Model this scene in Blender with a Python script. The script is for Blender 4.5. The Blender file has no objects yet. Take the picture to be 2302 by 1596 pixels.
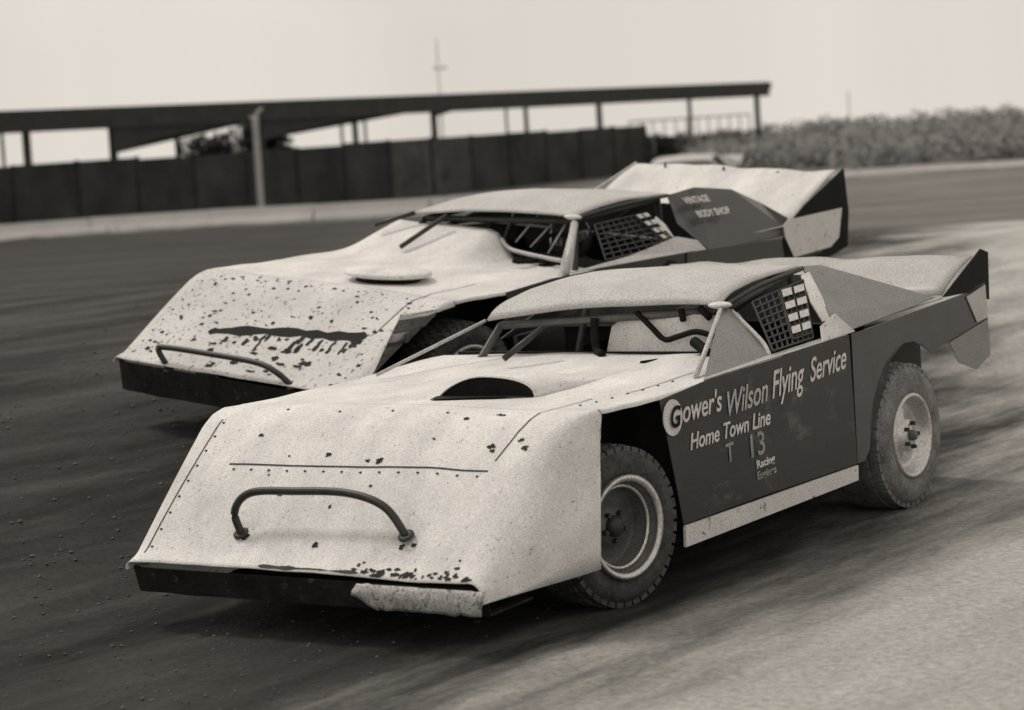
import bpy, bmesh, math, random
import numpy as np
from mathutils import Vector, Matrix, Euler, noise

random.seed(7)
R = math.radians
sc = bpy.context.scene
COL = sc.collection

# ------------------------------------------------------------------ camera
cam_d = bpy.data.cameras.new("camera")
cam = bpy.data.objects.new("camera", cam_d)
COL.objects.link(cam)
PITCH, ROLL, CAM_H = 0.090351, 0.06213, 2.0141
f_ = Vector((0, math.cos(PITCH), -math.sin(PITCH)))
r_ = Vector((1, 0, 0))
u_ = r_.cross(f_)
rr = r_ * math.cos(ROLL) - u_ * math.sin(ROLL)
uu = r_ * math.sin(ROLL) + u_ * math.cos(ROLL)
cam.matrix_world = Matrix(((rr.x, uu.x, -f_.x, 0), (rr.y, uu.y, -f_.y, 0), (rr.z, uu.z, -f_.z, CAM_H), (0, 0, 0, 1)))
cam_d.sensor_width = 36
cam_d.lens = 5635.27 / 2302 * 36
cam_d.clip_start = 0.5
cam_d.clip_end = 4000
cam_d.dof.use_dof = True
cam_d.dof.focus_distance = 11.3
cam_d.dof.aperture_fstop = 2.4
sc.camera = cam

# ------------------------------------------------------------------ sky, sun, exposure
SUN_EL, SUN_AZ = R(56), R(-50)      # azimuth from +Y towards +X : the sun stands behind the cars
world = bpy.data.worlds.new("World")
sc.world = world
world.use_nodes = True
wn, wl = world.node_tree.nodes, world.node_tree.links
wn.clear()
tc = wn.new("ShaderNodeTexCoord")
sep = wn.new("ShaderNodeSeparateXYZ")
mx = wn.new("ShaderNodeMath"); mx.operation = 'MAXIMUM'; mx.inputs[1].default_value = 0.04
cmb = wn.new("ShaderNodeCombineXYZ")
wl.new(tc.outputs["Generated"], sep.inputs[0])
wl.new(sep.outputs[0], cmb.inputs[0]); wl.new(sep.outputs[1], cmb.inputs[1])
wl.new(sep.outputs[2], mx.inputs[0]); wl.new(mx.outputs[0], cmb.inputs[2])
sky = wn.new("ShaderNodeTexSky"); sky.sky_type = 'NISHITA'; sky.sun_disc = False
sky.sun_elevation = SUN_EL; sky.sun_rotation = SUN_AZ
wl.new(cmb.outputs[0], sky.inputs["Vector"])
hsv = wn.new("ShaderNodeHueSaturation"); hsv.inputs["Saturation"].default_value = 0.0
wl.new(sky.outputs[0], hsv.inputs["Color"])
cn = wn.new("ShaderNodeTexNoise"); cn.inputs["Scale"].default_value = 7; cn.inputs["Detail"].default_value = 6
wl.new(cmb.outputs[0], cn.inputs["Vector"])
cr = wn.new("ShaderNodeValToRGB")
cr.color_ramp.elements[0].position = 0.3; cr.color_ramp.elements[0].color = (6.9, 6.35, 5.7, 1)
cr.color_ramp.elements[1].position = 0.7; cr.color_ramp.elements[1].color = (8.0, 7.4, 6.65, 1)
wl.new(cn.outputs["Fac"], cr.inputs[0])
mix = wn.new("ShaderNodeMixRGB"); mix.inputs[0].default_value = 0.9
wl.new(hsv.outputs[0], mix.inputs[1]); wl.new(cr.outputs[0], mix.inputs[2])
bg = wn.new("ShaderNodeBackground"); bg.inputs["Strength"].default_value = 0.1
wo = wn.new("ShaderNodeOutputWorld")
wl.new(mix.outputs[0], bg.inputs[0]); wl.new(bg.outputs[0], wo.inputs[0])

sd = bpy.data.lights.new("sun", 'SUN'); sd.energy = 1.5; sd.angle = R(10); sd.color = (1.0, 0.94, 0.86)
sun = bpy.data.objects.new("sun", sd); COL.objects.link(sun)
sdir = Vector((math.sin(SUN_AZ) * math.cos(SUN_EL), math.cos(SUN_AZ) * math.cos(SUN_EL), math.sin(SUN_EL)))
sun.rotation_euler = sdir.to_track_quat('Z', 'Y').to_euler()
sun.location = (0, 0, 30)

sc.view_settings.view_transform = 'Standard'
sc.view_settings.look = 'None'
sc.view_settings.gamma = 1
sc.view_settings.exposure = 0.0
sc.view_settings.use_curve_mapping = False

# ------------------------------------------------------------------ materials
WARM = (1.0, 0.985, 0.965)

def mat(name, v, rough=0.6, var=0.12, scale=8.0, speck=0.0, speck_scale=60, speck_col=0.06, metallic=0.0, bump=0.0,
        bump_scale=20, spec=0.4, stretch=(1, 1, 1), mud=0.0, mud_scale=5.0, v2=None, coat=0.0, grain=.28, grain_scale=115):
    m = bpy.data.materials.new(name); m.use_nodes = True
    n, l = m.node_tree.nodes, m.node_tree.links
    b = n["Principled BSDF"]
    b.inputs["Roughness"].default_value = rough
    b.inputs["Metallic"].default_value = metallic
    b.inputs["Specular IOR Level"].default_value = spec
    b.inputs["Coat Weight"].default_value = coat
    t = n.new("ShaderNodeTexCoord"); mp = n.new("ShaderNodeMapping")
    mp.inputs["Scale"].default_value = stretch
    l.new(t.outputs["Object"], mp.inputs[0])
    nz = n.new("ShaderNodeTexNoise"); nz.inputs["Scale"].default_value = scale; nz.inputs["Detail"].default_value = 7
    nz.inputs["Roughness"].default_value = 0.65
    l.new(mp.outputs[0], nz.inputs["Vector"])
    rp = n.new("ShaderNodeValToRGB")
    lo, hi = v * (1 - var), (v2 if v2 else v * (1 + var))
    rp.color_ramp.elements[0].position = 0.32; rp.color_ramp.elements[0].color = tuple(lo * c for c in WARM) + (1,)
    rp.color_ramp.elements[1].position = 0.68; rp.color_ramp.elements[1].color = tuple(hi * c for c in WARM) + (1,)
    l.new(nz.outputs["Fac"], rp.inputs[0])
    last = rp.outputs[0]
    if speck > 0:
        # thrown specks of clay: distorted cells kept only where a coarse noise is high
        vo = n.new("ShaderNodeTexNoise"); vo.inputs["Scale"].default_value = speck_scale; vo.inputs["Detail"].default_value = 3
        l.new(mp.outputs[0], vo.inputs["Vector"])
        r2 = n.new("ShaderNodeValToRGB")
        r2.color_ramp.elements[0].position = 0.70 - 0.08 * speck; r2.color_ramp.elements[0].color = (0, 0, 0, 1)
        r2.color_ramp.elements[1].position = 0.76 - 0.08 * speck; r2.color_ramp.elements[1].color = (1, 1, 1, 1)
        l.new(vo.outputs["Fac"], r2.inputs[0])
        mm = n.new("ShaderNodeMath"); mm.operation = 'MULTIPLY'; mm.inputs[1].default_value = 0.8
        l.new(r2.outputs[0], mm.inputs[0])
        mc = n.new("ShaderNodeMixRGB"); mc.inputs[2].default_value = (speck_col * 1.1, speck_col, speck_col * .9, 1)
        l.new(mm.outputs[0], mc.inputs[0]); l.new(last, mc.inputs[1]); last = mc.outputs[0]
    if mud > 0:
        mz = n.new("ShaderNodeTexNoise"); mz.inputs["Scale"].default_value = mud_scale; mz.inputs["Detail"].default_value = 9
        mz.inputs["Roughness"].default_value = 0.75
        l.new(mp.outputs[0], mz.inputs["Vector"])
        r3 = n.new("ShaderNodeValToRGB")
        r3.color_ramp.elements[0].position = 0.62 - 0.25 * mud; r3.color_ramp.elements[0].color = (0, 0, 0, 1)
        r3.color_ramp.elements[1].position = 0.70 - 0.2 * mud; r3.color_ramp.elements[1].color = (.85, .85, .85, 1)
        l.new(mz.outputs["Fac"], r3.inputs[0])
        mc = n.new("ShaderNodeMixRGB"); mc.inputs[2].default_value = (.11, .10, .088, 1)
        l.new(r3.outputs[0], mc.inputs[0]); l.new(last, mc.inputs[1]); last = mc.outputs[0]
    if grain > 0:   # fine dust settled on everything
        gz = n.new("ShaderNodeTexNoise"); gz.inputs["Scale"].default_value = grain_scale; gz.inputs["Detail"].default_value = 1.5
        l.new(t.outputs["Object"], gz.inputs["Vector"])
        gr = n.new("ShaderNodeValToRGB")
        gr.color_ramp.elements[0].position = .36; gr.color_ramp.elements[0].color = (1 - grain,) * 3 + (1,)
        gr.color_ramp.elements[1].position = .62; gr.color_ramp.elements[1].color = (1 + grain * .35,) * 3 + (1,)
        l.new(gz.outputs["Fac"], gr.inputs[0])
        gm_ = n.new("ShaderNodeMixRGB"); gm_.blend_type = 'MULTIPLY'; gm_.inputs[0].default_value = 1
        l.new(last, gm_.inputs[1]); l.new(gr.outputs[0], gm_.inputs[2]); last = gm_.outputs[0]
    l.new(last, b.inputs["Base Color"])
    if bump > 0:
        bz = n.new("ShaderNodeTexNoise"); bz.inputs["Scale"].default_value = bump_scale; bz.inputs["Detail"].default_value = 5
        l.new(mp.outputs[0], bz.inputs["Vector"])
        bp = n.new("ShaderNodeBump"); bp.inputs["Strength"].default_value = bump; bp.inputs["Distance"].default_value = 0.02
        l.new(bz.outputs["Fac"], bp.inputs["Height"]); l.new(bp.outputs[0], b.inputs["Normal"])
    return m

M = {
    'white': mat('white_sheet_metal', .72, .72, .17, 3.2, speck=.62, speck_scale=58, speck_col=.22, stretch=(.6, 1.3, 1), bump=.3, bump_scale=3.4, spec=.2, grain=.2, grain_scale=140),
    'white_muddy': mat('mud_spattered_white_metal', .66, .75, .12, 3, spec=.2, grain=.2, grain_scale=140, speck=1.0, speck_scale=38, speck_col=.09, bump=.2, bump_scale=4, mud=.07, mud_scale=9),
    'mud_flap': mat('mud_caked_flap', .46, .8, .2, 9, speck=1.3, speck_scale=70, speck_col=.05, mud=.35, mud_scale=22, bump=.25, bump_scale=30),
    'roof': mat('pale_roof_sheet', .52, .6, .12, 2.5, speck=.2, speck_scale=50, speck_col=.2, bump=.3, bump_scale=3),
    'dark': mat('dark_painted_side', .024, .42, .3, 3, mud=.26, mud_scale=5, bump=.3, bump_scale=3, coat=.1, spec=.3, stretch=(.5, 1, 1.2)),
    'darker': mat('dark_painted_quarter', .03, .36, .25, 3, mud=.08, mud_scale=4, bump=.2, bump_scale=3, coat=.3),
    'grey': mat('grey_painted_sheet', .21, .4, .12, 4, bump=.2, bump_scale=3, mud=.05),
    'lightgrey': mat('light_grey_sheet', .46, .42, .12, 4, bump=.2, bump_scale=3, mud=.04),
    'rocker': mat('white_rocker_paint', .66, .5, .1, 5, speck=.4, speck_scale=30, mud=.16, mud_scale=10),
    'black': mat('black_paint', .012, .7, .3, 8, spec=.12),
    'valance': mat('black_rubber_valance', .02, .85, .5, 6, spec=.15, mud=.12, mud_scale=10, bump=.3, bump_scale=18),
    'tube': mat('dark_steel_tube', .035, .45, .3, 20, spec=.35),
    'tube_light': mat('pale_steel_tube', .5, .4, .1, 20),
    'tyre': mat('dusty_tyre_rubber', .045, .85, .4, 14, v2=.085, bump=.3, bump_scale=60),
    'tyre_dusty': mat('pale_dusty_rubber', .15, .9, .3, 9, v2=.26, bump=.3, bump_scale=50),
    'rubber': mat('dusty_tread_rubber', .06, .9, .4, 10, v2=.14, bump=.3, bump_scale=50),
    'rim': mat('bright_alloy_rim', .62, .28, .1, 8, metallic=.6, mud=.08, mud_scale=14),
    'rim_dark': mat('dull_steel_rim', .12, .5, .3, 10, mud=.1),
    'letter': mat('pale_lettering_paint', .66, .6, .15, 12),
    'letter_mid': mat('greyed_lettering_paint', .46, .6, .2, 12),
    'letter_dim': mat('faded_lettering_paint', .30, .6, .25, 12),
    'web': mat('white_net_webbing', .62, .8, .1, 30),
    'net': mat('dark_net_webbing', .05, .8, .3, 30),
    'under': mat('dark_chassis_steel', .02, .7, .4, 8),
    'suit': mat('white_driving_suit', .6, .85, .08, 12, bump=.4, bump_scale=14),
    'suit_dark': mat('dark_driving_suit', .05, .85, .2, 12, bump=.4, bump_scale=14),
    'helmet': mat('glossy_white_helmet', .75, .15, .03, 5, coat=.6),
    'helmet_dark': mat('glossy_dark_helmet', .05, .15, .1, 5, coat=.6),
    'visor': mat('dark_visor', .01, .08, .1, 5, coat=.8),
    'skin': mat('skin', .3, .6, .05, 10),
    'seam': mat('dark_panel_gap', .03, .8, .3, 8),
    'stain': mat('wet_clay_smear', .04, .9, .5, 20, spec=.1),
    'concrete': mat('whitewashed_concrete', .72, .9, .08, 2.2, mud=.05, mud_scale=3, bump=.3, bump_scale=6),
    'clay': mat('wet_clay', .11, .9, .5, 6, bump=.6, bump_scale=12),
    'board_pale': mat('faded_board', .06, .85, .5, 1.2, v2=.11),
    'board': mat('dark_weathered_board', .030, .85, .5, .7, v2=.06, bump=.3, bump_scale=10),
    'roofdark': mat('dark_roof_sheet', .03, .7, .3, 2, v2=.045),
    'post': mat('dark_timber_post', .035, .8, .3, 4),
    'post_pale': mat('pale_painted_post', .42, .6, .12, 6),
    'pole_hazy': mat('glare_pale_pole', .85, .7, .06, 6),  # near-white colour stands in for the glare that washes the poles out
    'leaf': mat('haze_pale_leaf', .28, .8, .3, .6, v2=.36),  # pale tone stands in for distance haze over the brush
    'leaf_dark': mat('dark_leaf', .035, .8, .4, 2.0, v2=.07),
    'bark': mat('dark_bark', .05, .9, .3, 10),
}

# ------------------------------------------------------------------ helpers
def link(ob, parent=None):
    COL.objects.link(ob)
    if parent is not None: ob.parent = parent
    return ob

def mesh(name, V, F, m, parent=None, smooth=False, auto=None):
    me = bpy.data.meshes.new(name)
    me.from_pydata([tuple(v) for v in V], [], F)
    me.validate(); me.update()
    me.materials.append(M[m] if isinstance(m, str) else m)
    if smooth:
        for p in me.polygons: p.use_smooth = True
    o = bpy.data.objects.new(name, me)
    link(o, parent)
    return o

def from_bm(name, bm, m, parent=None, smooth=False):
    me = bpy.data.meshes.new(name)
    bm.normal_update(); bm.to_mesh(me); bm.free()
    me.materials.append(M[m] if isinstance(m, str) else m)
    if smooth:
        for p in me.polygons: p.use_smooth = True
    o = bpy.data.objects.new(name, me)
    return link(o, parent)

def tag(o, label, cat=None, group=None, kind=None):
    if label: o['label'] = label
    if cat: o['category'] = cat
    if group: o['group'] = group
    if kind: o['kind'] = kind
    return o

def empty(name, loc=(0, 0, 0), rot=(0, 0, 0)):
    o = bpy.data.objects.new(name, None); o.location = loc; o.rotation_euler = rot; o.empty_display_size = .3
    return link(o)

def plate(name, pts, m, parent, th=.006, inner=None, bevel=0):
    """a sheet with an outline of 3-D points (roughly planar) and real thickness"""
    P = [Vector(p) for p in pts]
    nrm = Vector((0, 0, 0))
    for i in range(len(P)): nrm += P[i].cross(P[(i + 1) % len(P)])
    nrm.normalize()
    bm = bmesh.new()
    a = [bm.verts.new(p + nrm * th / 2) for p in P]
    b = [bm.verts.new(p - nrm * th / 2) for p in P]
    bm.faces.new(a); bm.faces.new(b[::-1])
    for i in range(len(P)):
        j = (i + 1) % len(P)
        bm.faces.new((a[i], b[i], b[j], a[j]))
    bmesh.ops.triangulate(bm, faces=[f for f in bm.faces if len(f.verts) > 4])
    bmesh.ops.recalc_face_normals(bm, faces=bm.faces)
    return from_bm(name, bm, m, parent)

def add_tube(bm, pts, rad, seg=8, cap=True):
    P = [Vector(p) for p in pts]
    rings = []
    up = Vector((0, 0, 1))
    for i, p in enumerate(P):
        d = (P[min(i + 1, len(P) - 1)] - P[max(i - 1, 0)]).normalized()
        s = d.cross(up)
        if s.length < 1e-3: s = d.cross(Vector((1, 0, 0)))
        s.normalize(); t = s.cross(d).normalized()
        r = rad[i] if isinstance(rad, (list, tuple)) else rad
        rings.append([bm.verts.new(p + (s * math.cos(a) + t * math.sin(a)) * r) for a in [2 * math.pi * k / seg for k in range(seg)]])
    for i in range(len(rings) - 1):
        for k in range(seg):
            bm.faces.new((rings[i][k], rings[i][(k + 1) % seg], rings[i + 1][(k + 1) % seg], rings[i + 1][k]))
    if cap:
        bm.faces.new(rings[0][::-1]); bm.faces.new(rings[-1])

def smooth_path(pts, n=8):
    """Catmull-Rom through pts"""
    P = [Vector(p) for p in pts]; out = []
    for i in range(len(P) - 1):
        p0, p1, p2, p3 = P[max(i - 1, 0)], P[i], P[i + 1], P[min(i + 2, len(P) - 1)]
        for k in range(n):
            t = k / n
            out.append(.5 * ((2 * p1) + (-p0 + p2) * t + (2 * p0 - 5 * p1 + 4 * p2 - p3) * t * t + (-p0 + 3 * p1 - 3 * p2 + p3) * t ** 3))
    out.append(P[-1])
    return out

def tube(name, pts, rad, m, parent, seg=8, curve=True):
    bm = bmesh.new()
    add_tube(bm, smooth_path(pts) if curve and len(pts) > 2 else pts, rad, seg)
    return from_bm(name, bm, m, parent, True)

def add_box(bm, x0, x1, y0, y1, z0, z1):
    v = [bm.verts.new(p) for p in ((x0, y0, z0), (x1, y0, z0), (x1, y1, z0), (x0, y1, z0), (x0, y0, z1), (x1, y0, z1), (x1, y1, z1), (x0, y1, z1))]
    for f in ((0, 3, 2, 1), (4, 5, 6, 7), (0, 1, 5, 4), (1, 2, 6, 5), (2, 3, 7, 6), (3, 0, 4, 7)):
        bm.faces.new([v[i] for i in f])

def box(name, b, m, parent, bev=0.0):
    bm = bmesh.new(); add_box(bm, *b)
    if bev: bmesh.ops.bevel(bm, geom=bm.edges[:], offset=bev, segments=2, affect='EDGES')
    return from_bm(name, bm, m, parent)

def lathe(name, prof, m, parent, seg=56, smooth=True):
    """profile of (radius, y) turned about the local Y axis"""
    bm = bmesh.new(); rings = []
    for r, y in prof:
        rings.append([bm.verts.new((r * math.cos(2 * math.pi * k / seg), y, r * math.sin(2 * math.pi * k / seg))) for k in range(seg)])
    for i in range(len(rings) - 1):
        for k in range(seg):
            bm.faces.new((rings[i][k], rings[i][(k + 1) % seg], rings[i + 1][(k + 1) % seg], rings[i + 1][k]))
    bmesh.ops.remove_doubles(bm, verts=bm.verts[:], dist=1e-5)
    bmesh.ops.recalc_face_normals(bm, faces=bm.faces)
    return from_bm(name, bm, m, parent, smooth)

def sm(a, b, x):
    t = max(0, min(1, (x - a) / (b - a))); return t * t * (3 - 2 * t)

def text(body, loc, size, m, parent, xs=1.0, shear=.25, tilt=0.0, off=.0015, spacing=1.0):
    """painted letters on the left side of a car (reads towards its tail)"""
    c = bpy.data.curves.new('lettering', 'FONT'); c.body = body; c.size = size; c.shear = shear
    c.extrude = .0008; c.offset = off; c.space_character = spacing; c.materials.append(M[m])
    o = bpy.data.objects.new('lettering', c)
    ct, st = math.cos(tilt), math.sin(tilt)
    o.matrix_local = Matrix(((-ct * xs, st, 0, loc[0]), (0, 0, 1, loc[1]), (st * xs, ct, 0, loc[2]), (0, 0, 0, 1)))
    link(o)
    bpy.context.view_layer.update()
    me = bpy.data.meshes.new_from_object(o.evaluated_get(bpy.context.evaluated_depsgraph_get()))
    me.name = 'lettering'
    q = bpy.data.objects.new('lettering', me); q.matrix_local = o.matrix_local.copy(); link(q, parent)
    bpy.data.objects.remove(o)
    return q

# ------------------------------------------------------------------ ground
NB = (-0.772, 0.636)
def ground_z(x, y):
    s = (x - .41) * NB[0] + (y - 11.92) * NB[1]
    h = .34 * sm(.75, 3.0, s) + .107 * max(0, min(s - 2.9, 2.6)) * sm(1.2, 3.2, s)
    far = sm(24, 46, y)
    h = h * (1 - far)
    h *= 1 - sm(9, 30, -x - (y - 12) * .05)
    # beyond the fence line the ground falls away
    if y > 112: h -= ((y - 112) / 60) ** 1.5 * 1.6
    return h

def track_noise(x, y):
    if y > 80 or y < 3: return 0
    d = Vector((x * .82 - y * .57, (x * .57 + y * .82) * .12, 0))
    z = noise.noise(d * 3.0) * .012 + noise.noise(d * 9) * .006
    z += noise.noise(Vector((x * 5, y * 5, 2))) * .011
    if y < 20: z += noise.noise(Vector((x * 13, y * 13, 5))) * .007
    return z

def axis(segs):
    out = []
    for a, b, st in segs:
        n = max(1, int(round((b - a) / st)))
        out += [a + (b - a) * i / n for i in range(n)]
    out.append(segs[-1][1]); return out

xs = axis([(-2500, -300, 300), (-300, -40, 26), (-40, -12, 2), (-12, -4, .4), (-4, 4.5, .07), (4.5, 14, .35), (14, 40, 2), (40, 300, 26), (300, 2500, 300)])
ys = axis([(-300, -20, 40), (-20, 6, 2), (6, 17, .07), (17, 30, .2), (30, 60, .8), (60, 120, 2.5), (120, 400, 28), (400, 2500, 300)])
V = [(x, y, ground_z(x, y) + track_noise(x, y)) for y in ys for x in xs]
nx = len(xs)
F = [(j * nx + i, j * nx + i + 1, (j + 1) * nx + i + 1, (j + 1) * nx + i) for j in range(len(ys) - 1) for i in range(nx - 1)]

gm = bpy.data.materials.new('dirt_track'); gm.use_nodes = True
n, l = gm.node_tree.nodes, gm.node_tree.links
b = n["Principled BSDF"]; b.inputs["Roughness"].default_value = .9; b.inputs["Specular IOR Level"].default_value = .25
t = n.new("ShaderNodeTexCoord")
mp = n.new("ShaderNodeMapping"); mp.vector_type = 'TEXTURE'
mp.inputs["Rotation"].default_value = (0, 0, R(55)); mp.inputs["Scale"].default_value = (4.5, .9, 1)
l.new(t.outputs["Object"], mp.inputs[0])
st = n.new("ShaderNodeTexNoise"); st.inputs["Scale"].default_value = 1.6; st.inputs["Detail"].default_value = 8; st.inputs["Roughness"].default_value = .62
l.new(mp.outputs[0], st.inputs["Vector"])
fi = n.new("ShaderNodeTexNoise"); fi.inputs["Scale"].default_value = 26; fi.inputs["Detail"].default_value = 8; fi.inputs["Roughness"].default_value = .75
l.new(t.outputs["Object"], fi.inputs["Vector"])
# wet -> dry, dark side widened to paint the near car's shadow: signed distance to the edge of the dry inner lane, x - edge(y)
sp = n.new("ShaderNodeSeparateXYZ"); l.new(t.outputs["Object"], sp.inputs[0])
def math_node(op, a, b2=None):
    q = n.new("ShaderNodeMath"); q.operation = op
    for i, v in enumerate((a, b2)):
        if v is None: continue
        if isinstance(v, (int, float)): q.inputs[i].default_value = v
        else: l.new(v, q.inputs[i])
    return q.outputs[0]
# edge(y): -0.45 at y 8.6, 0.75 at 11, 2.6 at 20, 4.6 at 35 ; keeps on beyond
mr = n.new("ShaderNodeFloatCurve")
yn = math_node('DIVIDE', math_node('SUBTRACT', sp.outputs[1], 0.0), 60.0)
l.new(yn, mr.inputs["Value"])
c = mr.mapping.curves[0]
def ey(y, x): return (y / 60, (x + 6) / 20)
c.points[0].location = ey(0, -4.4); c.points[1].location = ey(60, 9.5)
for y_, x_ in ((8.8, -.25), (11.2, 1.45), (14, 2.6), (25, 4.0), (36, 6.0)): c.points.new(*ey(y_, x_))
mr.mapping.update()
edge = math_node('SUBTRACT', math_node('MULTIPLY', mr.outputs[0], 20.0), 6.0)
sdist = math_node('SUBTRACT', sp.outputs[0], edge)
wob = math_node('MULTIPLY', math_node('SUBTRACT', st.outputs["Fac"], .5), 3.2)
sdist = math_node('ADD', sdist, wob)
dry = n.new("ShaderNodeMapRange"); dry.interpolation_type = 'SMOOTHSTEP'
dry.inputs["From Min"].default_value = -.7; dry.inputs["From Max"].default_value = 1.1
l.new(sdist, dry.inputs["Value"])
wet_shade = n.new("ShaderNodeValToRGB")
wet_shade.color_ramp.elements[0].position = .36; wet_shade.color_ramp.elements[0].color = (.018, .0175, .0165, 1)
wet_shade.color_ramp.elements[1].position = .66; wet_shade.color_ramp.elements[1].color = (.095, .092, .087, 1)
l.new(st.outputs["Fac"], wet_shade.inputs[0])
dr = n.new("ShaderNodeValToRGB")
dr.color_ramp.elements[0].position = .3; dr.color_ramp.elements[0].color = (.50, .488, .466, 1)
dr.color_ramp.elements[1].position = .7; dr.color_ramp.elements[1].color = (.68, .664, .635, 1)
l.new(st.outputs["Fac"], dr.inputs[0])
m1 = n.new("ShaderNodeMixRGB"); l.new(dry.outputs[0], m1.inputs[0]); l.new(wet_shade.outputs[0], m1.inputs[1]); l.new(dr.outputs[0], m1.inputs[2])
m2 = n.new("ShaderNodeMixRGB"); m2.blend_type = 'MULTIPLY'; m2.inputs[0].default_value = .75
fr = n.new("ShaderNodeValToRGB")
fr.color_ramp.elements[0].position = .3; fr.color_ramp.elements[0].color = (.45, .45, .45, 1)
fr.color_ramp.elements[1].position = .65; fr.color_ramp.elements[1].color = (1.25, 1.25, 1.25, 1)
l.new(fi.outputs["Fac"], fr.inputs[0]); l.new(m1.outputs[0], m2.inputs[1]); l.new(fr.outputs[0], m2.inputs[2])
# infield scrub grass tone far away, past the track (y > 42)
fa = n.new("ShaderNodeMapRange"); fa.interpolation_type = 'SMOOTHSTEP'
fa.inputs["From Min"].default_value = 30; fa.inputs["From Max"].default_value = 37
l.new(math_node('ADD', sp.outputs[1], math_node('MULTIPLY', fi.outputs["Fac"], 3)), fa.inputs["Value"])
m3 = n.new("ShaderNodeMixRGB"); l.new(fa.outputs[0], m3.inputs[0]); l.new(m2.outputs[0], m3.inputs[1])
fg = n.new("ShaderNodeMixRGB"); fg.inputs[1].default_value = (.045, .044, .042, 1); fg.inputs[2].default_value = (.17, .165, .155, 1)
rx = n.new("ShaderNodeMapRange"); rx.inputs["From Min"].default_value = -2; rx.inputs["From Max"].default_value = 8
l.new(math_node('ADD', sp.outputs[0], math_node('MULTIPLY', st.outputs["Fac"], 4)), rx.inputs["Value"])
l.new(rx.outputs[0], fg.inputs[0])
fmp = n.new("ShaderNodeMapping"); fmp.vector_type = 'TEXTURE'; fmp.inputs["Scale"].default_value = (7, 1.6, 1); fmp.inputs["Rotation"].default_value = (0, 0, R(4))
l.new(t.outputs["Object"], fmp.inputs[0])
fz = n.new("ShaderNodeTexNoise"); fz.inputs["Scale"].default_value = 1.1; fz.inputs["Detail"].default_value = 9; fz.inputs["Roughness"].default_value = .7
l.new(fmp.outputs[0], fz.inputs["Vector"])
fzr = n.new("ShaderNodeValToRGB")
fzr.color_ramp.elements[0].position = .33; fzr.color_ramp.elements[0].color = (.45, .45, .45, 1)
fzr.color_ramp.elements[1].position = .68; fzr.color_ramp.elements[1].color = (1.6, 1.58, 1.55, 1)
l.new(fz.outputs["Fac"], fzr.inputs[0])
fmul = n.new("ShaderNodeMixRGB"); fmul.blend_type = 'MULTIPLY'; fmul.inputs[0].default_value = 1
l.new(fg.outputs[0], fmul.inputs[1]); l.new(fzr.outputs[0], fmul.inputs[2])
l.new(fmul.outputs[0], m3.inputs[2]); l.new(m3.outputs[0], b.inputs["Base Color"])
bp = n.new("ShaderNodeBump"); bp.inputs["Strength"].default_value = 1.0; bp.inputs["Distance"].default_value = .05
hs = math_node('ADD', math_node('MULTIPLY', fi.outputs["Fac"], .6), st.outputs["Fac"])
l.new(hs, bp.inputs["Height"]); l.new(bp.outputs[0], b.inputs["Normal"])
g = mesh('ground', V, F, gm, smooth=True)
tag(g, 'rutted dirt race track, damp clay with painted car shadow under the cars, dry and pale on the inside', kind='structure')

# loose clods of clay on the surface
def clods():
    vs, fs = [], []
    rnd = random.Random(3)
    for _ in range(14000):
        y = 7.5 + 20 * rnd.random() ** 1.6
        x = rnd.uniform(-.3, .3) * y + rnd.uniform(-1, 1)
        if x > float(np.interp(y, [8.8, 11.2, 14, 25, 36], [-.35, 1.25, 2.2, 3.3, 5.0])) - .5: continue
        s = .003 + .014 * rnd.random() ** 5
        if abs((x - .41) * NB[0] + (y - 11.92) * NB[1]) < 1.0: s *= .7
        z = ground_z(x, y) + track_noise(x, y)
        k = len(vs)
        for (a, b_, c_) in ((1, 0, 0), (0, 1, 0), (-1, 0, 0), (0, -1, 0), (0, 0, 1), (0, 0, -1)):
            q = rnd.uniform(.6, 1.3)
            vs.append((x + s * a * q, y + s * b_ * q, z + s * .3 + s * c_ * q * .7))
        for f in ((0, 1, 4), (1, 2, 4), (2, 3, 4), (3, 0, 4), (1, 0, 5), (2, 1, 5), (3, 2, 5), (0, 3, 5)):
            fs.append(tuple(k + i for i in f))
    return vs, fs
cv, cf = clods()
tag(mesh('dirt_clods', cv, cf, 'clay'), 'loose clods of clay scattered over the track surface', kind='stuff')

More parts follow.
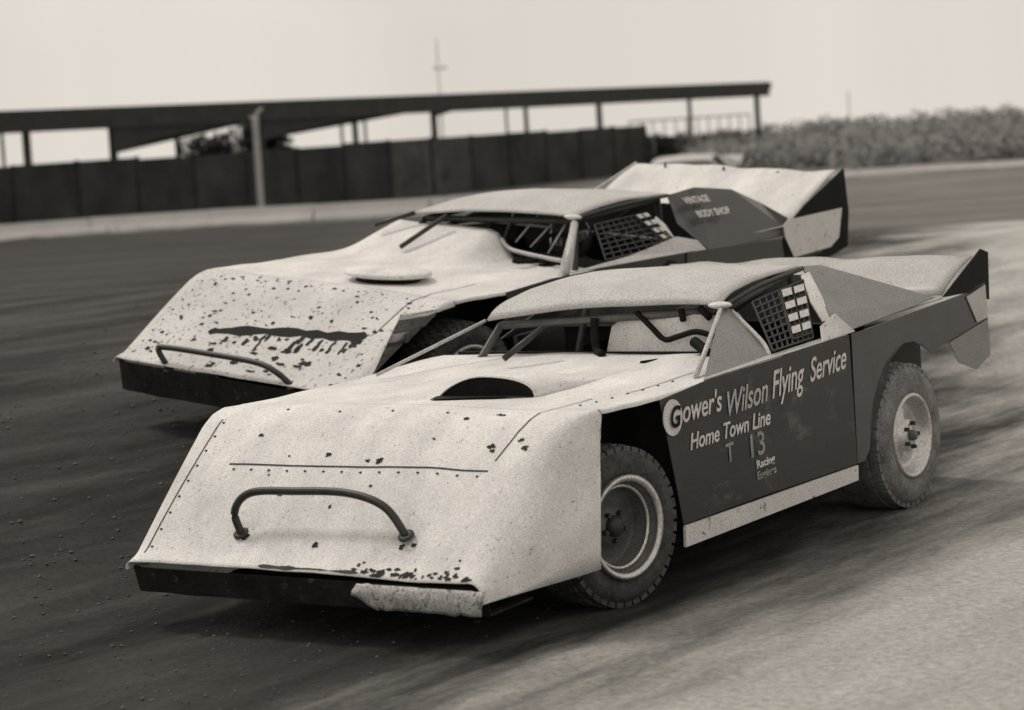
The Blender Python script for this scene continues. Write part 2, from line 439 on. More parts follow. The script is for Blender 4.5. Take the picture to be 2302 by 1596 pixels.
# ------------------------------------------------------------------ race car
def make_wheel(root, x, y, rad, w, rim_r, steer, side, style):
    """side +1 left, -1 right; local +Y faces outwards"""
    h = bpy.data.objects.new('wheel', None); h.empty_display_size = .2
    h.location = (x, y, rad); h.rotation_euler = (0, random.uniform(0, 1), steer + (0 if side > 0 else math.pi))
    link(h, root)
    o = 0.0  # outer face at local y = 0
    ty = lathe('tyre', [(rim_r + .004, -w * .93), (rim_r + .03, -w * .99), (rad - .055, -w * 1.0), (rad - .012, -w * .9), (rad, -w * .72), (rad + .001, -w * .5),
                        (rad, -w * .28), (rad - .012, -w * .1), (rad - .032, -w * .02), (rad - .055, .004), (rim_r + .05, .006), (rim_r + .03, -.002), (rim_r + .012, -.006),
                        (rim_r + .004, -.02), (rim_r + .004, -.06)], 'tyre' if x > 0 else 'tyre_dusty', h, 72)
    # tread blocks
    bm = bmesh.new(); N = 40
    for k in range(N):
        for j, yy in enumerate((-.14, -.33, -.52, -.71, -.88)):
            a = 2 * math.pi * (k + .5 * (j % 2)) / N
            da, hw = math.pi / N * .74, w * .075
            r0, r1 = rad - .02, rad + (.008 if 0 < j < 4 else .002)
            vs = []
            for r in (r0, r1):
                for (aa, yv) in ((a - da, -hw), (a + da, -hw), (a + da, hw), (a - da, hw)):
                    vs.append(bm.verts.new((r * math.cos(aa), yy * w + yv, r * math.sin(aa))))
            for f in ((4, 5, 6, 7), (0, 1, 5, 4), (1, 2, 6, 5), (2, 3, 7, 6), (3, 0, 4, 7)): bm.faces.new([vs[i] for i in f])
    bmesh.ops.recalc_face_normals(bm, faces=bm.faces)
    tb = from_bm('tread', bm, 'rubber' if x > 0 else 'tyre_dusty', h); tb['kind'] = 'stuff'
    # dished rim: lip, deep barrel, centre
    dish = .11 if style == 'dish' else .05
    lathe('rim', [(rim_r + .012, -.02), (rim_r + .014, .002), (rim_r + .002, .008), (rim_r - .008, 0), (rim_r - .014, -.02), (rim_r - .03, -.04), (rim_r - .034, -dish),
                  (rim_r * .78, -dish - .012), (rim_r * .62, -dish - .002), (rim_r * .42, -dish + .012), (rim_r * .40, -dish + .03), (.0, -dish + .036)],
          'rim_dark' if style == 'dish' else 'rim', h, 56)
    if style == 'dish':
        lathe('rim_lip', [(rim_r + .004, .004), (rim_r + .015, .011), (rim_r + .002, .014), (rim_r - .012, .006), (rim_r - .014, -.006), (rim_r - .004, -.004)], 'rim', h, 56)
        lathe('bead_ring', [(rim_r - .030, -.036), (rim_r - .024, -.030), (rim_r - .036, -.028), (rim_r - .040, -.036)], 'rim', h, 56)
    for k in range(5):
        a = 2 * math.pi * k / 5
        bm = bmesh.new(); add_tube(bm, [(.062 * math.cos(a), -dish + .02, .062 * math.sin(a)), (.062 * math.cos(a), -dish + .055, .062 * math.sin(a))], .011, 6)
        from_bm('wheel_nut', bm, 'tube', h)
    q_ = 1 if style == 'dish' else .6
    lathe('hub', [(.045 * q_, -dish + .02), (.045 * q_, -dish + .055), (.03 * q_, -dish + .068), (0, -dish + .068)], 'tube' if style == 'dish' else 'rim_dark', h, 20)
    return h

def make_car(P):
    root = empty('race_car')
    xn, zn, xc, zc = P['xn'], P['zn'], P['xc'], P['zc']
    Wn, W = .93, .97
    xb = -.05                                   # back edge of the front deck
    xend = 1.50
    def halfw(x): return Wn + (W - Wn) * sm(xn, 1.6, x)
    def H0(x):
        if x >= xc:
            t_ = (xn - x) / (xn - xc)
            return zn + (zc - zn) * (t_ + P['bow'] * math.sin(math.pi * t_))
        return float(np.interp(x, [xb, .64, 1.2, xc], [P['dk'][0], P['dk'][1], P['dk'][2], zc]))
    def H(x, y):
        z = H0(x)
        for d in (-.07, .07): z += H0(max(xb, min(xn, x + d)))
        z /= 3
        z += .010 * noise.noise(Vector((x * 2.3, y * 2.3, P['seed']))) + .003 * noise.noise(Vector((x * 6, y * 6, P['seed'] + 4)))
        z += .006 * (1 - (y / .97) ** 2) * sm(xn, xc, x)
        z += P['hump'] * sm(P['hx'], -.15, x) * sm(.16, -.04, y) * sm(-.95, -.84, y)
        return z
    def rad_l(x): return .03 + P['round'] * sm(1.55, 2.15, x) * (1 - .65 * sm(2.2, xn, x))
    def section(x, lo):
        """points from the left lower edge, over the top, to the right lower edge"""
        w = halfw(x); pts = []
        for sgn in (1, -1):
            r = rad_l(x) if sgn > 0 else .03 + .02 * sm(1.55, 2.1, x)
            top = H(x, sgn * w)
            zb = min(lo if sgn > 0 else max(lo, zn - .012), top - .02)
            r = min(r, (top - zb) * .8)
            side = [(sgn * w, zb + (top - r - zb) * k / 7) for k in range(8)]
            arc = [(sgn * (w - r + r * math.cos(a)), top - r + r * math.sin(a)) for a in [math.pi / 2 * k / 7 for k in range(1, 8)]]
            s = side + arc
            if sgn > 0: left = s; rl = r
            else: right = s[::-1]; rr_ = r
        mid = []
        for k in range(1, 30):
            y = (w - rl) + (-(w - rr_) - (w - rl)) * k / 30
            ztop = H(x, y)
            mid.append((y, ztop))
        return left + mid + right
    def loft(name, X, lo, clamp, m):
        bm = bmesh.new(); rows = []
        for x in X:
            row = []
            sec = section(x, lo)
            for (y, z) in sec:
                xx = x
                if clamp and z < H0(x) - .035 and abs(y) > halfw(x) - .012:
                    t_ = max(0, min(1, (z - lo) / (zc - lo)))
                    xx = max(x, (P['xs_bot'] + (P['xs_top'] - P['xs_bot']) * t_) if y > 0 else 1.55)
                row.append(bm.verts.new((xx, y, z)))
            rows.append(row)
        for i in range(len(rows) - 1):
            for k in range(len(rows[0]) - 1):
                bm.faces.new((rows[i][k], rows[i + 1][k], rows[i + 1][k + 1], rows[i][k + 1]))
        bmesh.ops.remove_doubles(bm, verts=bm.verts[:], dist=1e-4)
        bmesh.ops.recalc_face_normals(bm, faces=bm.faces)
        o = from_bm(name, bm, m, root, True)
        s = o.modifiers.new('thickness', 'SOLIDIFY'); s.thickness = .004; s.offset = -1
        return o
    nose = loft('nose', [xend + (xn - xend) * k / 46 for k in range(47)], P['zlow'], True, P['nose_mat'])
    hood = loft('hood', [xb + (xend - .002 - xb) * k / 40 for k in range(41)], 2.0, False, 'white')
    # lip under the hood's side edges is short: the wheel openings stay open

    def strip(name, pts, w, m, lift=.003, wob=0.0):
        """narrow band lying on the nose or hood"""
        Q = smooth_path([(p[0], p[1], 0) for p in pts], 10) if len(pts) > 2 else [Vector((pts[0][0] + (pts[1][0] - pts[0][0]) * k / 24, pts[0][1] + (pts[1][1] - pts[0][1]) * k / 24, 0)) for k in range(25)]
        vs, fs = [], []
        for i, q in enumerate(Q):
            d = (Q[min(i + 1, len(Q) - 1)] - Q[max(i - 1, 0)]).normalized(); s = Vector((-d.y, d.x, 0))
            ww = w * (1 + wob * noise.noise(Vector((q.x * 14, q.y * 14, 3))) * 2) * (.25 if wob and i in (0, len(Q) - 1) else 1)
            for sg in (-1, 1):
                p = q + s * sg * ww / 2
                # a slope makes a plan width look longer: fine for gaps
                vs.append((p.x, p.y, H(p.x, p.y) + lift))
        for i in range(len(Q) - 1): fs.append((2 * i, 2 * i + 1, 2 * i + 3, 2 * i + 2))
        return mesh(name, vs, fs, m, root)
    for s_ in P['seams']: strip('panel_seam', s_, .006, 'seam')
    def blob(name, cx, cy, rx, ry, m, seed):
        vs = [(cx, cy, H(cx, cy) + .004)]; N = 26
        for k in range(N):
            a = 2 * math.pi * k / N
            q = 1 + .9 * noise.noise(Vector((math.cos(a) * 1.3 + seed, math.sin(a) * 1.3, seed * 3.1)))
            x, y = cx + rx * math.cos(a) * q, cy + ry * math.sin(a) * q
            vs.append((x, y, H(x, y) + .004))
        return mesh(name, vs, [(0, k + 1, (k + 1) % N + 1) for k in range(N)], m, root)
    rnd = random.Random(P['seed'])
    for k in range(P['stains']):
        x, y = rnd.uniform(xc - .1, xn - .06), rnd.uniform(-.8, .85)
        s = rnd.uniform(.004, .013)
        blob('mud_spot', x, y, s * .8, s * 1.3, 'stain', k * 1.7)

    for (xa, ya2), (xe, ye), cnt in P['rivets']:
        for k in range(cnt):
            x, y = xa + (xe - xa) * k / (cnt - 1), ya2 + (ye - ya2) * k / (cnt - 1)
            bm = bmesh.new(); bmesh.ops.create_uvsphere(bm, u_segments=8, v_segments=4, radius=.007)
            o = from_bm('rivet', bm, 'tube', root, True); o.location = (x, y, H(x, y) + .002); o.scale = (1, 1, .6)
    # valance, splitter flap, nose bar
    vt, vb = zn - .004, P['val_z']
    n_ = 28; vs = []
    for k in range(n_):
        y = -Wn + .012 + (2 * Wn - .024) * k / (n_ - 1)
        e = .03 * sm(.8, .93, abs(y))
        vs += [(xn - .004 - e, y, vt), (xn - .035 - e, y, vb + .006 * noise.noise(Vector((y * 6, 1, P['seed'])))), (xn - .35, y, vb + .01), (xn - .02 - e - .004, y, vt - .002)]
    fs = []
    for k in range(n_ - 1):
        a, c_ = 4 * k, 4 * k + 4
        fs += [(a, a + 1, c_ + 1, c_), (a + 1, a + 2, c_ + 2, c_ + 1)]
    v_ = mesh('front_valance', vs, fs, 'valance', root); md = v_.modifiers.new('thickness', 'SOLIDIFY'); md.thickness = .01
    if P['flap']:
        for k in range(46):
            blob('mud_spot', xn - abs(rnd.gauss(0, .018)) - .008, rnd.uniform(.28, .86), rnd.uniform(.004, .011), rnd.uniform(.005, .018), 'stain', k * 1.9 + 70)
        y0, y1 = .30, .93
        vs, fs = [], []; K = 26
        for k in range(K):
            y = y0 + (y1 - y0) * k / (K - 1)
            q = noise.noise(Vector((y * 22, 4, 0))) * .012
            low = .165 + .05 * sm(.42, .30, y) + q
            for j in range(7):
                t_ = j / 6
                vs.append((xn + .012 + .015 * math.sin(t_ * 3) + .008 * noise.noise(Vector((y * 18, t_ * 4, 2))), y + .03 * (1 - t_), zn - .004 + (low - zn) * t_ + .004 * noise.noise(Vector((y * 30, 9, 0))) * (1 - t_)))
        for k in range(K - 1):
            for j in range(6): fs.append((k * 7 + j, (k + 1) * 7 + j, (k + 1) * 7 + j + 1, k * 7 + j + 1))
        fl = mesh('lower_flap', vs, fs, 'mud_flap', root, True); md = fl.modifiers.new('thickness', 'SOLIDIFY'); md.thickness = .003
        strip('edge_tear', [(xn - .01, -.2), (xn - .012, .32)], .012, 'seam', .004, .8)
    bar = [Vector(p) for p in P['bar']]
    tube('nose_bar', bar, .017, 'tube', root, 12)
    for p in (bar[0], bar[-1]):
        lathe_o = lathe('bar_flange', [(.034, 0), (.034, .01), (.018, .012)], 'tube', root, 16)
        lathe_o.location = p; lathe_o.rotation_euler = (R(60), 0, R(-90))
    if P['grille']:
        # dark cooling slot across the nose with clay running down from it
        strip('cooling_slot', P['slot'], .055, 'black', .003, .42)
        for k in range(20):
            t_ = rnd.uniform(.25, 1.0)
            a, c_ = P['slot'][0], P['slot'][-1]
            x, y = a[0] + (c_[0] - a[0]) * t_, a[1] + (c_[1] - a[1]) * t_
            blob('mud_run', x + rnd.uniform(.02, .10), y, rnd.uniform(.012, .045), rnd.uniform(.008, .022), 'stain', k * 2.3 + 1)
        for k in range(16):
            blob('mud_spot', rnd.uniform(2.08, 2.27), rnd.uniform(-.35, .5), rnd.uniform(.006, .02), rnd.uniform(.01, .035), 'stain', k * 1.3 + 40)

    # air scoop on the hood, or a round air-cleaner lid
    if P['scoop_open']:
        bm = bmesh.new(); rows = []; ya, yb_, xf, xr = -.08, .44, P['scoop_x'], .30
        hgt = P['scoop_h']
        for i in range(15):
            t_ = i / 14; x = xf + (xr - xf) * t_
            grow = (.9 + .1 * sm(0, .3, t_)) * (1 - sm(.05, .8, t_) * .97) if P['scoop_open'] else math.sin(math.pi * min(1, .04 + t_ * .96)) ** .7
            row = []
            for k in range(21):
                a = math.pi * k / 20; y = (ya + yb_) / 2 + (yb_ - ya) / 2 * math.cos(a)
                row.append(bm.verts.new((x, y, H(x, y) - .004 + hgt * grow * math.sin(a) ** (.7 if k < 10 else 1.5))))
            rows.append(row)
        for i in range(14):
            for k in range(20): bm.faces.new((rows[i][k], rows[i][k + 1], rows[i + 1][k + 1], rows[i + 1][k]))
        bmesh.ops.recalc_face_normals(bm, faces=bm.faces)
        scoop = from_bm('air_scoop', bm, 'white', root, True); md = scoop.modifiers.new('thickness', 'SOLIDIFY'); md.thickness = .004
        vs = [(xf - .012, (ya + yb_) / 2, H(xf, .18))]
        for k in range(21):
            a = math.pi * k / 20; y = (ya + yb_) / 2 + (yb_ - ya) / 2 * math.cos(a) * .985
            vs.append((xf - .012, y, H(xf, y) + .001 + (hgt * .9 - .004) * math.sin(a) ** (.7 if k <= 10 else 1.5)))
        mesh('scoop_mouth', vs, [(0, k, k + 1) for k in range(1, 21)], 'black', scoop)
        # long black plate that runs forward from the mouth's right corner
        plate('mouth_lip', [(xf + .16, ya + .08, H(xf + .16, 0) + .006), (xf, ya, H(xf, ya) + .008), (xf, yb_, H(xf, yb_) + .008)], 'black', scoop, .003)
    else:
        zc_ = H(1.18, .18)
        def turned(name, prof, m, par):
            bm = bmesh.new(); rings = []
            for r, z in prof: rings.append([bm.verts.new((r * math.cos(2 * math.pi * k / 40), r * math.sin(2 * math.pi * k / 40), z)) for k in range(40)])
            for i in range(len(rings) - 1):
                for k in range(40): bm.faces.new((rings[i][k], rings[i][(k + 1) % 40], rings[i + 1][(k + 1) % 40], rings[i + 1][k]))
            bmesh.ops.remove_doubles(bm, verts=bm.verts[:], dist=1e-5); bmesh.ops.recalc_face_normals(bm, faces=bm.faces)
            o = from_bm(name, bm, m, par, True)
            return o
        lid = turned('air_cleaner', [(.19, -.01), (.19, .038), (0, .038)], 'black', root); lid.location = (1.18, .18, zc_)
        turned('lid', [(0, .030), (.235, .030), (.255, .036), (.258, .050), (.24, .060), (.18, .072), (.08, .082), (0, .084)], 'white', lid)

    # cockpit: dark tub, firewall, seat, roll cage
    tub = bmesh.new()
    add_box(tub, -1.05, -1.035, -.88, .88, .3, 1.0)
    add_box(tub, -1.04, .0, -.88, .88, .28, .29)
    add_box(tub, xb - .06, xb - .045, -.9, .9, .3, .915)
    from_bm('cockpit_tub', tub, 'under', root)
    st_ = bmesh.new()
    add_box(st_, -.62, -.2, .16, .62, .42, .5)
    add_box(st_, -.72, -.62, .14, .64, .45, 1.0)
    bmesh.ops.bevel(st_, geom=st_.edges[:], offset=.025, segments=2, affect='EDGES')
    from_bm('seat', st_, 'black', root)
    rf = P['roof']       # front-left, rear-left, front-right, rear-right
    FL, RL, FR, RR = [Vector(p) for p in rf]
    cage = bmesh.new()
    dn = Vector((0, 0, -.035))
    for a, c_ in ((FL + Vector((-.06, -.03, 0)) + dn, Vector((.18, .80, .62))), (FR + Vector((-.06, .04, 0)) + dn, Vector((.18, -.80, .62))),
                  (RL + Vector((.05, -.03, 0)) + dn, Vector((-.86, .80, .4))), (RR + Vector((.05, .03, 0)) + dn, Vector((-.86, -.80, .4))),
                  (FL + Vector((-.06, -.03, 0)) + dn, FR + Vector((-.06, .04, 0)) + dn), (RL + Vector((.05, -.03, 0)) + dn, RR + Vector((.05, .03, 0)) + dn),
                  (FL + Vector((-.06, -.03, 0)) + dn, RL + Vector((.05, -.03, 0)) + dn), (FR + Vector((-.06, .04, 0)) + dn, RR + Vector((.05, .03, 0)) + dn),
                  (RL + Vector((.05, -.06, 0)) + dn, Vector((-.9, -.7, .5))), (Vector((-.84, .8, .8)), Vector((-.84, -.8, .8)))):
        add_tube(cage, [a, c_], .02, 8)
    from_bm('roll_cage', cage, P['cage_mat'], root, True)
    for k_ in P['inner_bars']: tube('cockpit_bar', k_[0], k_[1], k_[2], root, 8)
    for k_ in P['inner_plates']: plate(k_[0], k_[1], k_[2], root, .005)
    # steering wheel and column
    sw = bmesh.new(); ring = [Vector((0, .17 * math.cos(a), .17 * math.sin(a))) for a in [2 * math.pi * k / 24 for k in range(25)]]
    add_tube(sw, ring, .013, 6, False)
    add_tube(sw, [(0, -.16, 0), (0, .16, 0)], .01, 6); add_tube(sw, [(0, 0, 0), (.35, 0, -.1)], .015, 6)
    so = from_bm('steering_wheel', sw, 'black', root, True); so.location = (-.14, .38, .88); so.rotation_euler = (0, R(-18), 0)

    # roof: a crowned sheet with rolled front edge
    bm = bmesh.new(); rows = []
    NX, NY = 22, 20
    for i in range(NX + 1):
        t_ = i / NX
        prof = P['roofprof']
        zz = np.interp(t_, [p[0] for p in prof], [p[1] for p in prof])
        row = []
        for k in range(NY + 1):
            s = k / NY
            fx = FL.x + (FR.x - FL.x) * s; rx_ = RL.x + (RR.x - RL.x) * s
            x = fx + (rx_ - fx) * t_
            y = (FL.y + (RL.y - FL.y) * t_) * (1 - s) + (FR.y + (RR.y - FR.y) * t_) * s
            zf = FL.z + (FR.z - FL.z) * s; zr = RL.z + (RR.z - RL.z) * s
            z = zf + (zr - zf) * zz + P['crown'] * math.sin(math.pi * s) ** .8 * (.35 + .65 * math.sin(math.pi * min(1, t_ * .9 + .1)))
            z += .006 * noise.noise(Vector((x * 3, y * 3, P['seed'])))
            row.append(bm.verts.new((x, y, z)))
        rows.append(row)
    for i in range(NX):
        for k in range(NY): bm.faces.new((rows[i][k], rows[i][k + 1], rows[i + 1][k + 1], rows[i + 1][k]))
    bmesh.ops.recalc_face_normals(bm, faces=bm.faces)
    ro = from_bm('roof', bm, 'roof', root, True); md = ro.modifiers.new('thickness', 'SOLIDIFY'); md.thickness = .012
    # bright corner cap
    c0 = FL + Vector((.005, .0, -.004))
    cap = bmesh.new(); bmesh.ops.create_uvsphere(cap, u_segments=14, v_segments=8, radius=.5)
    co = from_bm('corner_cap', cap, 'white', ro, True); co.location = c0; co.scale = (.09, .12, .035)

    for k_ in P['plates']: 
        o = plate(k_[0], k_[1], k_[2], root, .006)
        if len(k_) > 3: o['label'] = k_[3]
    for k_ in P['bars']: tube(k_[0], k_[1], k_[2], k_[3], root, 8)

    # rear deck, spoiler
    zdk = P['deck']
    plate('rear_deck', [(-.98, .90, zdk[0]), (-.98, -.9, zdk[0]), (P['sp'][0][0], -.93, zdk[1]), (P['sp'][0][0], .93, zdk[1])], 'lightgrey', root, .006)
    (bx, bz), (tx, tz, tzr) = P['sp']
    sp_ = bmesh.new(); rows = []
    for k in range(31):
        y = .93 + (P['sp_r'] - .93) * k / 30; row = []
        for j in range(7):
            t_ = j / 6; ztop = tz + (tzr - tz) * k / 30
            row.append(sp_.verts.new((bx + (tx - bx) * t_ + .01 * noise.noise(Vector((y * 3, t_ * 2, 7))), y, bz + (ztop - bz) * t_ + .02 * math.sin(t_ * math.pi) + .022 * noise.noise(Vector((y * 4, t_ * 1.5, P['seed']))) * t_)))
        rows.append(row)
    for k in range(30):
        for j in range(6): sp_.faces.new((rows[k][j], rows[k][j + 1], rows[k + 1][j + 1], rows[k + 1][j]))
    bmesh.ops.recalc_face_normals(sp_, faces=sp_.faces)
    so_ = from_bm('spoiler', sp_, P['sp_mat'], root, True); md = so_.modifiers.new('thickness', 'SOLIDIFY'); md.thickness = .006
    for k_ in P['endplates']: plate('spoiler_side', k_[0], k_[1], so_, .008)
    for yy in (-.45, 0.05, .5):
        tube('spoiler_brace', [(tx + .05, yy, tz - .03), (bx - .42, yy, bz - .12)], .009, 'tube', so_)

    # body sides
    def side_poly(pts, s, inset=0.0): return [(x, s * (W + .003 - inset), z) for x, z in pts]
    arch = lambda cx, r, z0, n0=9: [(cx + r * math.cos(a), z0 + r * 1.0 * math.sin(a)) for a in [math.pi * .70 * k / n0 for k in range(n0 + 1)]]
    belt = P['belt']
    bz_ = lambda x: np.interp(x, [p[0] for p in belt], [p[1] for p in belt])
    for s in (1, -1):
        mm = P['side_mat']
        lo_ = 0 if s > 0 else .07
        d = [(1.055, .832 - lo_), (.64, bz_(.64) - lo_), (.2, bz_(.2) - lo_), (-.25, bz_(-.25) - lo_), (-.70, bz_(-.7) - lo_), (-.72, .305), (-.3, .30), (.2, .295), (.6, .287), (.915, .28), (.96, .5)]
        door = plate('door', side_poly(d, s), mm, root, .006)
        # quarter panel with wheel arch
        ar = arch(-1.33, .47, .36)
        q = [(-.724, bz_(-.724)), (-1.3, bz_(-1.3)), (-1.8, bz_(-1.8)), (-2.03, bz_(-2.03)), (-2.28, bz_(-2.28)), (-2.30, .84), (-1.95, .79), (-1.70, .765)] 
        q += [(p[0], p[1]) for p in ar[::-1] if True]
        q += [(-.80, .305), (-.724, .305)]
        # keep order: arch from rear to front
        plate('quarter_panel', side_poly(q, s), P['quarter_mat'], root, .006)
        # rocker strip
        plate('rocker_panel', side_poly([(.925, .276), (-.70, .300), (-.695, .228), (.93, .185)], s, -.012), 'rocker', root, .012)
    for k_ in P['texts']: text(*k_[:4], root, **k_[4])
    for k_ in P['side_plates']:
        o = plate(k_[0], [(x, W + .011, z) for x, z in k_[1]], k_[2], root, .004)
    # underbody: floor pan, frame rails, front axle, engine
    ub = bmesh.new()
    add_box(ub, -2.15, 1.0, -.72, .72, .2, .24)
    add_box(ub, 1.0, 2.1, -.55, .55, .18, .22)
    add_box(ub, .45, 1.55, -.28, .28, .25, .74)
    add_box(ub, 1.62, 1.70, -.5, .5, .25, .62)
    add_box(ub, -2.25, -1.8, -.6, .6, .25, .85)
    for yy in (-.5, .5): add_box(ub, -2.2, 2.2, yy - .03, yy + .03, .16, .22)
    from_bm('chassis', ub, 'under', root)
    bm = bmesh.new(); add_tube(bm, [(-1.32, -.75, .36), (-1.32, .75, .36)], .04, 10); from_bm('axle', bm, 'under', root, True)
    bm = bmesh.new(); add_tube(bm, [(1.32, -.7, .30), (1.32, .7, .30)], .025, 8); from_bm('axle', bm, 'under', root, True)
    for yy in (-.62, .62):
        for a, c_ in (((1.30, yy, .3), (1.22, yy * .75, .72)), ((-1.30, yy, .4), (-1.2, yy * .85, .85))):
            bm = bmesh.new(); add_tube(bm, [a, c_], .03, 10); from_bm('damper', bm, 'tube', root, True)
    for s in (1, -1):
        for x0, x1, ya_, yb2, z0, z1 in ((.88, 1.56, .60, .61, .22, .78), (.86, .88, .60, .95, .22, .78), (-2.0, -.75, .58, .59, .25, .88)):
            a, c_ = sorted((s * ya_, s * yb2)); box('wheel_well_liner', (x0, x1, a, c_, z0, z1), 'under', root)
    make_wheel(root, 1.32, .945, .335, .27, .205, P['steer'], 1, 'dish')
    make_wheel(root, 1.32, -.945, .335, .27, .205, P['steer'], -1, 'dish')
    make_wheel(root, -1.32, .985, .36, .33, .20, 0, 1, 'disc')
    make_wheel(root, -1.32, -.985, .36, .33, .20, 0, -1, 'disc')
    return root

def net_parts(root_, quad, rows, cols, pale):
    """window net: quad = top-left, top-right, bottom-right, bottom-left in the car frame; pale = grid cells closed by white webbing"""
    A, B, C_, D = [Vector(p) for p in quad]
    def at(u, v): return (A.lerp(B, u)).lerp(D.lerp(C_, u), v)
    nrm = (B - A).cross(D - A).normalized()
    if nrm.y < 0: nrm = -nrm
    bm = bmesh.new()
    for i in range(cols + 1): add_tube(bm, [at(i / cols, 0), at(i / cols, 1)], .006, 4)
    for j in range(rows + 1): add_tube(bm, [at(0, j / rows), at(1, j / rows)], .006, 4)
    net = from_bm('window_net', bm, 'net', root_)
    for (i0, j0, i1, j1) in pale:
        p = [at(i0 / cols, j0 / rows), at(i1 / cols, j0 / rows), at(i1 / cols, j1 / rows), at(i0 / cols, j1 / rows)]
        plate('net_patch', [q + nrm * .012 for q in p], 'web', net, .004)
    return net

